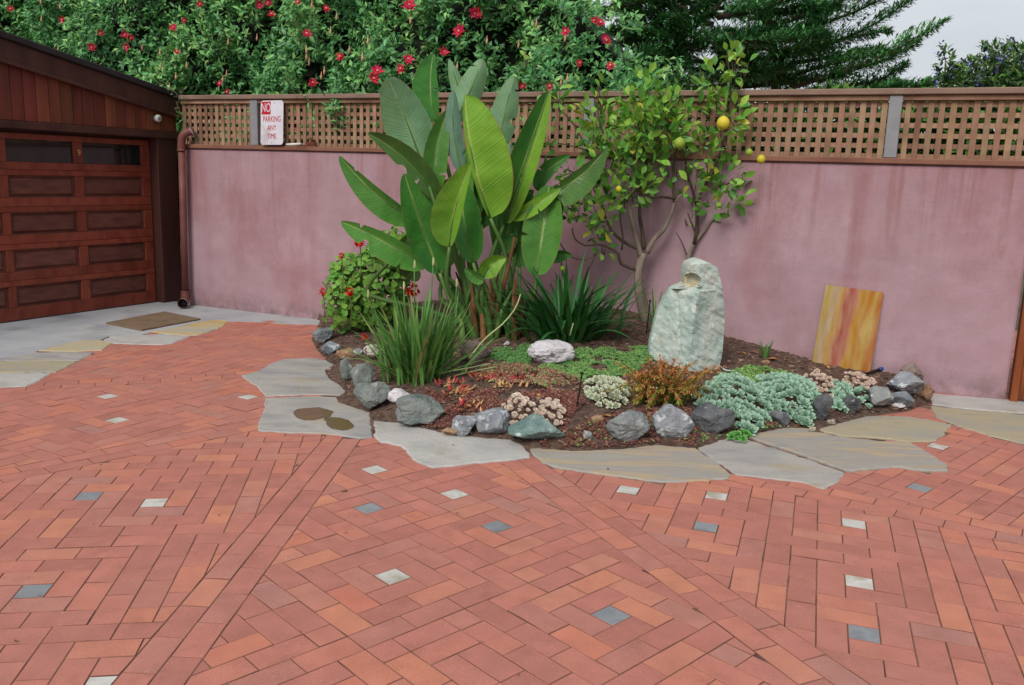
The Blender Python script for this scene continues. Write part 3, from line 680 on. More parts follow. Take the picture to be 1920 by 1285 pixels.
# no parking sign
sign = thing('parking_sign', wp(-5.71, -.028, 1.69), 'white metal no parking sign with red lettering leaning on the lattice fence', 'sign')
M_SIGN = mat('sign enamel', [(202, 198, 206), (216, 212, 220), (206, 202, 210)], scale=5, rough=.4, bump=.05, stain=((180, 172, 176), 6, .58, .2, (1, 1, 1)))
M_SRED = mat('sign red', [(176, 34, 44), (190, 40, 50)], scale=20, rough=.5, bump=0)
def rrect(w_, h_, r, n=5):
    P = []
    for cx, cz, a0 in ((w_/2-r, h_/2-r, 0), (-w_/2+r, h_/2-r, 90), (-w_/2+r, -h_/2+r, 180), (w_/2-r, -h_/2+r, 270)):
        for k in range(n+1):
            a = math.radians(a0+90*k/n); P.append((cx+r*math.cos(a), cz+r*math.sin(a)))
    return P
SGC = (-5.705, 1.892); SW, SH = .272, .418
def sp(x, z, o):                       # sign plane, leaning slightly and turned 1 degree
    x, z = x+z*-.02, z+x*.015
    return wp(SGC[0]+x, -.034-o+.03*(z/.42), SGC[1]+z)
P = rrect(SW, SH, .03); n = len(P)
V = [sp(x, z, 0) for x, z in P]+[sp(x, z, .003) for x, z in P]
part(sign, 'sign_plate', V, [(i, (i+1) % n, n+(i+1) % n, n+i) for i in range(n)]+[tuple(range(n, 2*n)), tuple(range(n))[::-1]], M_SIGN)
def text_vf(body, size, sx=1.0, extr=.0006):
    c = bpy.data.curves.new('t', 'FONT'); c.body = body; c.size = size; c.align_x = 'CENTER'; c.align_y = 'CENTER'; c.extrude = extr
    ob = bpy.data.objects.new('t', c); me = bpy.data.meshes.new_from_object(ob)
    V = np.array([v.co[:] for v in me.vertices]); Fs = [tuple(p.vertices) for p in me.polygons]
    bpy.data.objects.remove(ob); bpy.data.curves.remove(c); bpy.data.meshes.remove(me)
    V[:, 0] *= sx; return V, Fs
def sign_text(body, x, z, size, sx, m, o=.0042):
    V, Fs = text_vf(body, size, sx); part(sign, 'lettering', [sp(x+v[0], z+v[1], o+v[2]) for v in V], Fs, m)
for lo, hi in (((-.125, .082), (-.018, .088)), ((-.125, .19), (-.018, .196)), ((-.125, .088), (-.115, .19)), ((-.028, .088), (-.018, .19))): pass
V, Fs = box_vf((-.126, 0, .078), (-.016, .0012, .198)); part(sign, 'red_square', [sp(x, z, .0032+y) for x, y, z in V], Fs, M_SRED)
sign_text('NO', -.071, .138, .118, .62, M_SIGN, .0052)
sign_text('PARKING', .0, .032, .078, .66, M_SRED)
sign_text('ANY', .0, -.050, .07, .74, M_SRED)
sign_text('TIME', .0, -.130, .07, .74, M_SRED)
for z in (.185, -.19):
    V, Fs = tube_vf([sp(.03 if z > 0 else 0, z, .003), sp(.03 if z > 0 else 0, z, .005)], .005, 8); part(sign, 'bolt', V, Fs, M_POST)
# white tube and rusty bracket left on the rail
M_WPLA = mat('white plastic', [(206, 204, 200), (218, 216, 212)], scale=6, rough=.5, bump=0)
V, Fs = tube_vf([wp(-5.555, -.012, 1.688), wp(-5.50, -.005, 1.69), wp(-5.395, .004, 1.697)], [.011, .013, .013], 10)
props(part(None, 'plastic_tube', V, Fs, M_WPLA, True), 'short white plastic tube lying on the rail right of the sign', 'tube')
M_RUST = mat('rusty iron', [(84, 48, 36), (110, 62, 44), (70, 44, 38)], scale=30, rough=.9, bump=.4)
br = thing('iron_bracket', wp(-5.29, 0, 1.676), 'small rusty iron bracket standing on the rail beside the white tube', 'bracket')
fbox(br, 'bracket_plate', (-5.37, -.016, 1.6745), (-5.21, .02, 1.688), M_RUST, wp, .002)
fbox(br, 'bracket_arm', (-5.33, -.012, 1.69), (-5.225, .006, 1.716), M_RUST, wp, .002)
V, Fs = tube_vf([wp(-5.27, -.004, 1.7), wp(-5.255, -.006, 1.755)], .008, 8); part(br, 'bracket_pin', V, Fs, M_RUST)
V, Fs = tube_vf([wp(-5.3, -.004, 1.75), wp(-5.215, -.006, 1.73)], .007, 8); part(br, 'bracket_pin', V, Fs, M_RUST)

# ================================================================== GARAGE
gar = thing('garage', gp(-.8, 0, 0), 'dark red stained redwood garage with a panelled door', 'garage')
M_DK = mat('dark stained redwood', [(56, 32, 28), (72, 42, 36), (84, 50, 42)], scale=4, stretch=(1, 1, .15), rough=.6, bump=.2, bscale=50, rnd=.08, fine=.05)
M_SID = mat('redwood siding', [(84, 42, 32), (106, 52, 38), (124, 62, 44), (92, 48, 36)], scale=5, stretch=(1, 1, .12), rough=.6, bump=.2, bscale=50, rnd=.3, hue=.012, fine=.05)
M_DOOR = mat('red door rail', [(102, 46, 34), (118, 54, 39), (130, 63, 45), (108, 50, 37)], scale=7, detail=8, stretch=(1, 1, .5), rough=.45, bump=.2, bscale=60, rnd=.12, fine=.12)
M_PAN = mat('dark door panel', [(84, 48, 41), (98, 57, 47), (110, 66, 54)], scale=6, detail=8, stretch=(1, 1, 4), rough=.5, bump=.2, bscale=60, rnd=.12, fine=.12)
M_ROOF = mat('roof edge', [(40, 34, 36), (54, 46, 48)], scale=6, rough=.85, bump=.4, bscale=40)
M_GLASS = bpy.data.materials.new('dark glass'); M_GLASS.use_nodes = True
b = M_GLASS.node_tree.nodes['Principled BSDF']; b.inputs['Base Color'].default_value = (.012, .014, .013, 1); b.inputs['Roughness'].default_value = .06; b.inputs['Specular IOR Level'].default_value = .6
ZS = lambda t: 2.185-(t-.332)*.178          # underside of fascia / roof line slope on the front
# walls of the body, behind the front
def gpoly(name, pts, o0, o1, m, root=gar, bev=0):
    n = len(pts); V = [gp(t, o0, z) for t, z in pts]+[gp(t, o1, z) for t, z in pts]
    o = part(root, name, V, [(i, (i+1) % n, n+(i+1) % n, n+i) for i in range(n)]+[tuple(range(n))[::-1], tuple(range(n, 2*n))], m)
    bm = bmesh.new(); bm.from_mesh(o.data); bmesh.ops.recalc_face_normals(bm, faces=bm.faces); bm.to_mesh(o.data); bm.free()
    if bev: bevel(o.data, bev)
    return o
fz = lambda t: 2.012-(t+.055)*.178          # bottom of fascia
rz = lambda t: 2.156-(t-.332)*.182          # top of fascia = roof underside line
T0 = -4.2
gpoly('side_wall', [(.02, -.05), (.262, -.05), (.262, 2.1), (.02, 2.1)], -3.2, -.12, M_DK)
gpoly('corner_post', [(0.0, -.02), (.252, -.02), (.252, 2.02), (0.0, 2.02)], -.12, .1, M_DK, bev=.006)
gpoly('header_beam', [(T0, 1.738), (.262, 1.728), (.262, 1.80), (T0, 1.80)], -.12, .125, M_DK, bev=.006)
gpoly('soffit_trim', [(T0, 1.66), (-.002, 1.66), (-.002, 1.736), (T0, 1.736)], -.12, -.03, M_DK, bev=.003)
# siding boards
t = T0; bi = 0
bt = [-1.655, -1.535, -1.418, -1.299, -1.174, -1.065, -.937, -.838, -.72, -.59, -.468, -.363, -.248, -.112, .061, .262]
bt = [T0+.125*k for k in range(int((bt[0]-T0)/.125))]+bt
for a, c in zip(bt[:-1], bt[1:]):
    gpoly('siding_board', [(a+.002, 1.802), (c-.002, 1.802), (c-.0025, fz(c)+.03), (a+.0025, fz(a)+.03)], .05+random.uniform(0, .006), .1+random.uniform(0, .003), M_SID, bev=.004)
gpoly('siding_backing', [(T0, 1.801), (.255, 1.801), (.255, fz(.255)+.02), (T0, fz(T0)+.02)], -.1, .045, M_DK)
gpoly('fascia_board', [(T0, fz(T0)), (.345, fz(.345)), (.345, rz(.345)-.03), (T0, rz(T0)-.03)], .104, .15, M_DK, bev=.005)
gpoly('fascia_trim', [(T0, fz(T0)-.012), (.33, fz(.33)-.012), (.33, fz(.33)+.022), (T0, fz(T0)+.022)], .151, .166, M_DK, bev=.003)
gpoly('roof', [(T0, rz(T0)-.028), (.39, rz(.39)-.028), (.39, rz(.39)+.03), (T0, rz(T0)+.03)], -3.4, .185, M_ROOF, bev=.008)
gpoly('roof_end_board', [(.346, rz(.346)-.165), (.40, rz(.40)-.15), (.425, rz(.425)-.03), (.346, rz(.346)-.03)], .02, .17, M_DK, bev=.004)
# sectional door: rails, stiles, raised panels, panes
door = thing('garage_door', (0, 0, 0)); door.parent = gar; door.location = tuple(gp(-1.2, -.02, 0)-wpos(gar))
def dbox(name, t0, t1, z0, z1, o0, o1, m, bev=.004): return fbox(door, name, (t0, o0, z0), (t1, o1, z1), m, gp, bev)
stiles = [(-.115, -.012), (-.89, -.79), (-1.625, -1.55), (-2.39, -2.30), (-3.16, -3.06), (-4.0, -3.83)]
sec = [(.0, .372), (.374, .706), (.708, 1.042), (1.044, 1.376), (1.378, 1.70)]
for zi, (z0, z1) in enumerate(sec):
    bot = .125 if zi == 0 else .082; top = .05
    if zi == 4: bot = .068; top = .052
    dbox('rail', -4.0, -.014, z0, z0+bot-.001, -.05, -.002-.002*(zi % 2), M_DOOR); dbox('rail', -4.0, -.014, z1-top, z1, -.05, -.002, M_DOOR)
    for a, c in stiles: dbox('stile', a, c, z0+bot, z1-top-.001, -.05, -.0045, M_DOOR)
    for (a1, c1), (a0, c0) in zip(stiles[:-1], stiles[1:]):
        ta, tb = c0+.001, a1-.001; za, zb = z0+bot+.0005, z1-top-.0015
        if zi == 4:
            dbox('window_pane', ta, tb, za, zb, -.034, -.026, M_GLASS, 0)
        else:
            m_ = .036
            V = [gp(ta, -.03, za), gp(tb, -.03, za), gp(tb, -.03, zb), gp(ta, -.03, zb), gp(ta+.014, -.034, za+.014), gp(tb-.014, -.034, za+.014), gp(tb-.014, -.034, zb-.014), gp(ta+.014, -.034, zb-.014),
                 gp(ta+m_, -.014, za+m_), gp(tb-m_, -.014, za+m_), gp(tb-m_, -.014, zb-m_), gp(ta+m_, -.014, zb-m_)]
            Fs = [(i, (i+1) % 4, 4+(i+1) % 4, 4+i) for i in range(4)]+[(4+i, 4+(i+1) % 4, 8+(i+1) % 4, 8+i) for i in range(4)]+[(8, 9, 10, 11)]
            o = part(door, 'raised_panel', V, Fs, M_PAN); bm = bmesh.new(); bm.from_mesh(o.data); bmesh.ops.recalc_face_normals(bm, faces=bm.faces)
            if sum(f.normal.dot(Vector(GM)) for f in bm.faces) < 0: bmesh.ops.reverse_faces(bm, faces=bm.faces)
            bm.to_mesh(o.data); bm.free()
dbox('door_seal', -4.0, -.014, -.02, .012, -.045, .004, mat('rubber seal', [(30, 30, 34), (44, 44, 50)], rough=.7, bump=0), .002)
M_BRASS = mat('brass', [(190, 160, 100), (206, 178, 120)], scale=10, rough=.35, bump=0); M_BRASS.node_tree.nodes['Principled BSDF'].inputs['Metallic'].default_value = .6
V, Fs = text_vf('9', .085, .9, .004); part(door, 'house_number', [gp(-.838+v[0], .0045+v[2], 1.545+v[1]) for v in V], Fs, M_BRASS)
# round lamp on the gable
lamp = thing('round_sensor', gp(-.02, .11, 1.925), 'small round white lamp fixed to the garage boards beside the downpipe', 'lamp')
c = gp(-.02, .0, 1.925); c2 = lambda o: gp(-.02, o, 1.925)
V, Fs = tube_vf([c2(.104), c2(.135)], [.028, .024], 14); part(lamp, 'lamp_mount', V, Fs, M_POST, True)
V, Fs = tube_vf([c2(.135), c2(.14), c2(.165), c2(.175)], [.03, .036, .036, .028], 18); part(lamp, 'lamp_body', V, Fs, M_WPLA, True)
V, Fs = tube_vf([c2(.1752), c2(.179)], [.02, .012], 14); part(lamp, 'lamp_lens', V, Fs, M_SLATE, True)
# copper downpipe
M_COP = mat('painted downpipe', [(102, 58, 52), (114, 68, 62), (126, 82, 76)], scale=5, rough=.55, bump=.1, rnd=.04)
M_GALV = mat('worn pipe mouth', [(140, 128, 126), (160, 150, 150)], scale=12, rough=.5, bump=.1)
pipe = thing('downpipe', wp(-6.83, -.09, 0), 'reddish brown rain downpipe at the corner between garage and pink wall', 'pipe')
V, Fs = tube_vf(smooth_line([wp(-6.72, -.02, 1.80), wp(-6.745, -.055, 1.795), wp(-6.80, -.085, 1.755), wp(-6.818, -.09, 1.68), wp(-6.822, -.09, 1.6)], 12), .040, 14); part(pipe, 'top_elbow', V, Fs, M_COP, True)
V, Fs = tube_vf([wp(-6.822, -.09, 1.602), wp(-6.846, -.09, .16)], .035, 14); part(pipe, 'pipe_run', V, Fs, M_COP, True)
V, Fs = tube_vf(smooth_line([wp(-6.846, -.09, .165), wp(-6.84, -.1, .10), wp(-6.80, -.15, .066), wp(-6.72, -.26, .060)], 10), .046, 14, cap=False); part(pipe, 'bottom_elbow', V, Fs, M_COP, True)
V, Fs = tube_vf([wp(-6.738, -.234, .0602), wp(-6.714, -.268, .0598)], .051, 16, cap=False); part(pipe, 'pipe_mouth', V, Fs, M_GALV, True)
V, Fs = tube_vf([wp(-6.745, -.224, .0604), wp(-6.744, -.2255, .0604)], .0445, 16); part(pipe, 'pipe_bore', V, Fs, M_ROOF, True)  # recessed dark disc stands in for the shade inside the pipe
V, Fs = tube_vf([wp(-6.823, -.09, 1.62), wp(-6.823, -.09, 1.60)], .044, 14); part(pipe, 'collar', V, Fs, M_COP, True)
V, Fs = tube_vf([wp(-6.735, -.035, 1.79), wp(-6.728, -.028, 1.797)], .051, 14); part(pipe, 'bright_collar', V, Fs, M_GALV, True)

# door mat
mpx = [(199, 608.6), (309, 587.6), (376, 601), (266, 622)]; MP = np.array([g(x, y)[:2] for x, y in mpx])
M_MAT = mat('coir mat', [(112, 92, 72), (132, 110, 86), (122, 104, 84)], scale=6, rough=.95, bump=.8, bscale=220, fine=.12)
V, Fs = prism(densify(MP, .06, .001), .0035, .02, bev=.004); props(part(None, 'door_mat', V, Fs, M_MAT), 'flat brown coir door mat lying on the concrete apron', 'door mat')

# gate at the right end of the wall
gate = thing('garden_gate', wp(.8, .05, 0), 'orange brown redwood garden gate at the right end of the pink wall', 'gate')
M_GATE = mat('varnished redwood', [(104, 54, 30), (128, 68, 38), (142, 80, 46), (92, 46, 28)], scale=5, stretch=(1, 1, .2), rough=.4, bump=.12, bscale=40, rnd=.15, fine=.05)
fbox(gate, 'gate_post', (.79, -.03, -.02), (.84, .10, 1.62), M_GATE, wp, .006)
for k in range(7):
    a = .842+k*.115; fbox(gate, 'gate_board', (a, -.012, .02), (a+.113, .03, 1.55), M_GATE, wp, .004)
fbox(gate, 'gate_rail', (.842, .031, .25), (1.64, .07, .35), M_GATE, wp, .004); fbox(gate, 'gate_rail', (.842, .031, 1.25), (1.64, .07, 1.35), M_GATE, wp, .004)
fbox(gate, 'latch_plate', (.848, -.02, .24), (.93, -.012, .36), M_BRASS, wp, .002)

# ================================================================== FOLIAGE TOOLS
def leaf_proto(fold=.25, droop=.15, wid=.36, prof=(.0, .62, 1., .78, 0)):
    n = len(prof); V = []; Fs = []
    for i, p in enumerate(prof):
        y = i/(n-1); z = -droop*y*y; wv = wid*p*.5
        V += [(-wv, y, z+fold*wv), (0, y, z), (wv, y, z+fold*wv)]
    for i in range(n-1):
        a = 3*i; Fs += [(a, a+1, a+4, a+3), (a+1, a+2, a+5, a+4)]
    return np.array(V), np.array(Fs)
def leaf_tri(fold=.3, droop=.2, wid=.4):
    V = np.array([(0, 0, 0), (-wid/2, .45, fold*wid/2), (wid/2, .45, fold*wid/2), (0, .5, -droop*.25), (0, 1, -droop)])
    return V, np.array([(0, 3, 1), (0, 2, 3), (1, 3, 4), (3, 2, 4)])
def unit(v): return v/np.linalg.norm(v, axis=-1, keepdims=True)

# ================================================================== STANDING STONE, SLAB, ROCKS
def rock_mat(name, cols, vein, thr=.6, vs=6., scale=5., bump=.5):
    cols = [tuple(int(.92*v+20) for v in c) for c in cols]
    return mat(name, cols, scale=scale*1.6, detail=10, rough=.82, bump=.8, bscale=30, fleck=(vein, vs*2.6, thr-.03), rnd=.1, fine=.2, dist=.02, stain=(tuple(int(.4*a+.6*b) for a, b in zip(vein, cols[2])), 7, .48, .3, (1, 1, 1)))
RM = {
 'blue': rock_mat('blue grey rock', [(66, 76, 82), (92, 102, 108), (118, 126, 130), (82, 92, 98)], (178, 182, 184), .64, 7),
 'green': rock_mat('grey green rock', [(70, 78, 76), (94, 102, 98), (112, 118, 112), (84, 92, 88)], (170, 172, 166), .68, 6),
 'dark': rock_mat('charcoal rock', [(44, 46, 50), (66, 68, 72), (88, 90, 92), (56, 58, 62)], (140, 142, 142), .67, 8),
 'white': rock_mat('white quartz rock', [(168, 160, 160), (196, 190, 192), (206, 202, 206), (180, 174, 176)], (124, 120, 124), .62, 5),
 'teal': rock_mat('teal serpentine rock', [(66, 92, 88), (92, 118, 114), (112, 134, 128), (80, 106, 104)], (196, 204, 202), .66, 5),
 'speck': rock_mat('speckled white rock', [(88, 92, 98), (112, 116, 122), (134, 138, 142), (100, 104, 110)], (184, 188, 190), .6, 9),
 'tan': rock_mat('tan rock', [(120, 84, 58), (142, 104, 74), (156, 122, 92), (132, 96, 70)], (172, 150, 122), .68, 6),
 'brown': rock_mat('brown rock', [(84, 70, 66), (112, 94, 88), (132, 114, 106), (98, 82, 76)], (150, 136, 128), .66, 6),
 'cream': rock_mat('cream speckled rock', [(140, 130, 116), (172, 162, 146), (190, 182, 168), (154, 144, 130)], (110, 108, 104), .6, 9),
 'grey': rock_mat('mid grey rock', [(86, 90, 92), (112, 116, 116), (132, 134, 132), (100, 104, 104)], (190, 190, 188), .64, 7),
}
bm = bmesh.new(); bmesh.ops.create_icosphere(bm, subdivisions=4, radius=1); ICO_V = np.array([v.co[:] for v in bm.verts]); ICO_F = [tuple(v.index for v in f.verts) for f in bm.faces]; bm.free()
def rock(px, py, wpx, hpx, mk, label, name='boulder', cat='rock', depth=.75, seed=0, tilt=0., sink=.12, sharp=12, group='rocks round the edge of the planting bed', zc=None):
    r = np.random.default_rng(1000+seed); base = bedpx(px, py+hpx*.5-1)
    k = ppm(base)*1.03; a = wpx*k*.5; c = hpx*k*.56; b = a*depth
    nrm = unit(r.normal(size=(sharp, 3))); dist = r.uniform(.5, .92, sharp)
    dt = ICO_V@nrm.T; rad = np.min(np.where(dt > .05, dist/np.maximum(dt, .05), 9), 1); rad = np.minimum(rad, 1.0)
    off = r.uniform(-50, 50, 3)
    ns = np.array([mnoise.fractal(Vector(v*1.7+off), .9, 2., 6) for v in ICO_V])
    n2 = np.array([mnoise.fractal(Vector(v*5.5+off), 1., 2., 4) for v in ICO_V])
    P = ICO_V*(rad*(1+.12*ns+.045*n2))[:, None]; P /= np.abs(P).max(0)
    ct, st = math.cos(tilt), math.sin(tilt)
    P = P*np.array([a, b, c]); P = np.c_[P[:, 0]*ct-P[:, 2]*st, P[:, 1], P[:, 0]*st+P[:, 2]*ct]
    C = base+np.array([0, b*.55, c*(1-sink)]); V = P+C
    o = part(None, name, V, ICO_F, RM[mk], False, origin=base); props(o, label, cat, group); return o
rock(605, 631, 40, 34, 'blue', 'blue grey stone at the far left corner of the bed, under the geranium', seed=1)
rock(618, 656, 36, 23, 'blue', 'small blue stone lying on the bricks left of the tan slab', seed=2)
rock(646, 665, 38, 22, 'tan', 'flat tan brown rock between the small blue stone and the speckled one', seed=3, sharp=6)
rock(671, 661, 19, 15, 'grey', 'little grey stone beside the tan slab', seed=4)
rock(697, 664, 42, 27, 'cream', 'cream speckled stone behind the grassy clump at left', seed=5)
rock(650, 697, 28, 46, 'green', 'narrow upright grey stone at the left rim of the bed', seed=6)
rock(677, 709, 52, 62, 'green', 'tall leaning grey green rock with a white vein', seed=7, tilt=.35)
rock(694, 749, 76, 54, 'green', 'big rounded grey green rock beside the wet flagstone', seed=8)
rock(748, 746, 44, 26, 'white', 'small white rock on top of the row of grey rocks', seed=9)
rock(778, 775, 108, 52, 'green', 'wide dark grey green boulder behind the pale flagstone', seed=10)
rock(868, 800, 52, 36, 'speck', 'small speckled rock left of the white flecked one', seed=11, sharp=8)
rock(922, 797, 74, 50, 'speck', 'blue grey rock with white flecks below the red groundcover', seed=12)
rock(845, 812, 34, 11, 'tan', 'flat tan pebble against the pale flagstone', seed=13, sharp=5)
rock(1008, 812, 112, 46, 'teal', 'smooth teal rock with white veins under the pink succulents', seed=14)
rock(1100, 818, 22, 20, 'grey', 'small grey stone right of the teal rock', seed=15)
rock(1181, 804, 90, 54, 'grey', 'angular grey rock in the middle front of the bed', seed=16)
rock(1262, 799, 80, 62, 'speck', 'white flecked grey rock below the rusty fern', seed=17)
rock(1338, 790, 84, 52, 'dark', 'charcoal rock left of the hanging teal rosettes', seed=18)
rock(1466, 785, 44, 32, 'dark', 'small dark rock below the teal succulents', seed=19)
rock(1543, 768, 38, 50, 'dark', 'upright dark rock right of the teal succulents', seed=20)
rock(1598, 762, 34, 36, 'dark', 'dark rock between two small teal rosettes', seed=21)
rock(1652, 751, 58, 40, 'grey', 'mid grey rock at the right end of the bed', seed=22)
rock(1695, 751, 48, 30, 'blue', 'blue grey rock lying on the bricks at the right end', seed=23)
rock(1698, 724, 74, 48, 'speck', 'lichen white rock near the foot of the wall', seed=24)
rock(1711, 706, 46, 42, 'brown', 'brown rock standing against the pink wall', seed=25)
rock(1737, 738, 20, 30, 'tan', 'little reddish stone at the right corner of the bed', seed=26, sharp=6)
rock(892, 659, 60, 44, 'brown', 'rounded brown rock behind the grassy clump', seed=27, group='rocks inside the planting bed')
rock(1035, 665, 92, 42, 'white', 'white quartz rock with a dark side among green groundcover', seed=28, group='rocks inside the planting bed', sharp=7)
rock(950, 646, 12, 9, 'white', 'white pebble beside the brown rock', seed=29, name='pebble', cat='pebble', group='pebbles in the bed')
rock(1686, 763, 26, 9, 'white', 'white chip lying under the blue grey rock', seed=30, name='pebble', cat='pebble', group='pebbles in the bed')
rock(1523, 806, 14, 9, 'cream', 'cream pebble between two flagstones', seed=31, name='pebble', cat='pebble', group='pebbles in the bed')
rock(1561, 793, 18, 8, 'cream', 'flat cream pebble beside the tan flagstone', seed=32, name='pebble', cat='pebble', group='pebbles in the bed')
rock(1120, 790, 26, 16, 'tan', 'dusty tan stone in front of the cream succulent', seed=33, name='pebble', cat='pebble', group='pebbles in the bed')
rock(1436, 681, 18, 9, 'tan', 'pinkish stone in front of the small green tuft', seed=34, name='pebble', cat='pebble', group='pebbles in the bed')

# standing stone
def standing_stone():
    Z = lambda x, y: (1180+x/4.759, 470+y/4.759)
    left = [(1120, 330), (1080, 200), (930, 188), (830, 196), (650, 233), (540, 262), (440, 312), (345, 372), (318, 420), (306, 468), (290, 482), (215, 480), (150, 492), (105, 515), (82, 560), (74, 592)]
    right = [(1120, 800), (1060, 812), (920, 842), (800, 856), (620, 866), (480, 856), (320, 822), (230, 802), (150, 776), (112, 720), (88, 660), (74, 612)]
    ly = np.array(left)[::-1]; ry = np.array(right)[::-1]
    rows = np.r_[np.linspace(74, 300, 40), np.linspace(306, 1120, 62)]; ncol = 58
    base = bedpx(*Z(500, 1070)); D = base[1]+.10; k = ppm(base); V = []; W = []; HOLL = []
    for y in rows:
        xl = np.interp(y, ly[:, 0], ly[:, 1]); xr = np.interp(y, ry[:, 0], ry[:, 1])
        for j in range(ncol):
            u = j/(ncol-1); uu = .5-.5*math.cos(math.pi*u) if True else u
            x = xl+(xr-xl)*uu
            xr_e = np.interp(y, [74, 300, 345, 600, 900, 1120], [600, 600, 590, 530, 515, 520])   # ridge between the left block and the right face
            d = .0
            if y < 335:                      # head: overhang above a hollow
                d = .104 if x < 600 else .104-.00036*(x-600)
                hx = (x-535)/(100 if x < 535 else 80); hy = (y-262)/75
                rr = hx*hx+hy*hy
                if rr < 1 and x < 618: d -= .062*min(1, (1-rr)*2.6)**.8
                if y > 296 and x < 606: d = min(d, .05)
                
            else:
                if x < xr_e: d = .125-.00062*(xr_e-x)-.012*math.exp(-((x-430-(y-600)*.03)/9)**2); d -= .03*max(0, 1-(y-335)/22)
                else: d = .125-.00046*(x-xr_e)
            ed = min(u, 1-u)*2; d -= .06*max(0, 1-ed*8)**2
            top = max(0, 1-(y-74)/40); d -= .05*top*top
            HOLL.append(1 if (y < 335 and ((x-535)/(92 if x < 535 else 72))**2+((y-265)/62)**2 < 1 and x < 608) else 0)
            nv = Vector((x*.009, y*.009, 3.1)); rx = (x*.55-y*.83)*.03; ry_ = (x*.83+y*.55)*.005
            d += .010*mnoise.fractal(nv, 1., 2., 4)
            cell = mnoise.voronoi(Vector((x*.02, y*.014, 2)))[0]; d += .0055*mnoise.fractal(Vector((rx, ry_, 9)), 1., 2., 5) if x > xr_e or y < 335 else .02*(cell[1]-cell[0])*.5-.005+.0035*mnoise.fractal(Vector((x*.03, y*.02, 5)), 1., 2., 4)
            px, py = Z(x+4*mnoise.noise(Vector((y*.05, u*3, 1)))*(1 if u in (0, 1) else 0), y)
            P = at(px, py, D); V.append(P+np.array([0, -d, 0])); W.append(P+np.array([0, .10+.05*math.sin(math.pi*u)*(1-top)+.02*mnoise.fractal(nv*1.3, 1., 2., 4), 0]))
    n = len(V); nr = len(rows); Fs = []; q = lambda i, j: i*ncol+j; HOL = [h for h in HOLL]
    for i in range(nr-1):
        for j in range(ncol-1):
            Fs.append((q(i, j), q(i+1, j), q(i+1, j+1), q(i, j+1))); Fs.append((n+q(i, j), n+q(i, j+1), n+q(i+1, j+1), n+q(i+1, j)))
        for j, s in ((0, 1), (ncol-1, -1)):
            f = (q(i, j), n+q(i, j), n+q(i+1, j), q(i+1, j)); Fs.append(f if s > 0 else f[::-1])
    for j in range(ncol-1):
        Fs.append((q(0, j), q(0, j+1), n+q(0, j+1), n+q(0, j))); Fs.append((q(nr-1, j), n+q(nr-1, j), n+q(nr-1, j+1), q(nr-1, j+1)))
    m = mat('pale green standing stone', [(156, 174, 165), (170, 186, 177), (184, 196, 188), (186, 190, 178), (166, 186, 178)], scale=4.5, detail=12, stretch=(1.6, 1, .7), rough=.75, bump=.35, bscale=45, fine=.1, dist=.01,
            fleck=((196, 204, 198), 12, .6), stain=((186, 172, 132), 5, .6, .25, (1, 1, .7)))
    m2 = mat('ochre hollow', [(190, 174, 130), (196, 188, 158), (192, 198, 184)], scale=12, rough=.8, bump=.4, fine=.06)
    o = part(None, 'standing_stone', V+W, Fs, [m, m2], False, mi=[1 if all(v < n and HOL[v] for v in f) else 0 for f in Fs], origin=base); props(o, 'tall pale green standing stone with a hollow near its top', 'stone')
    return o
standing_stone()

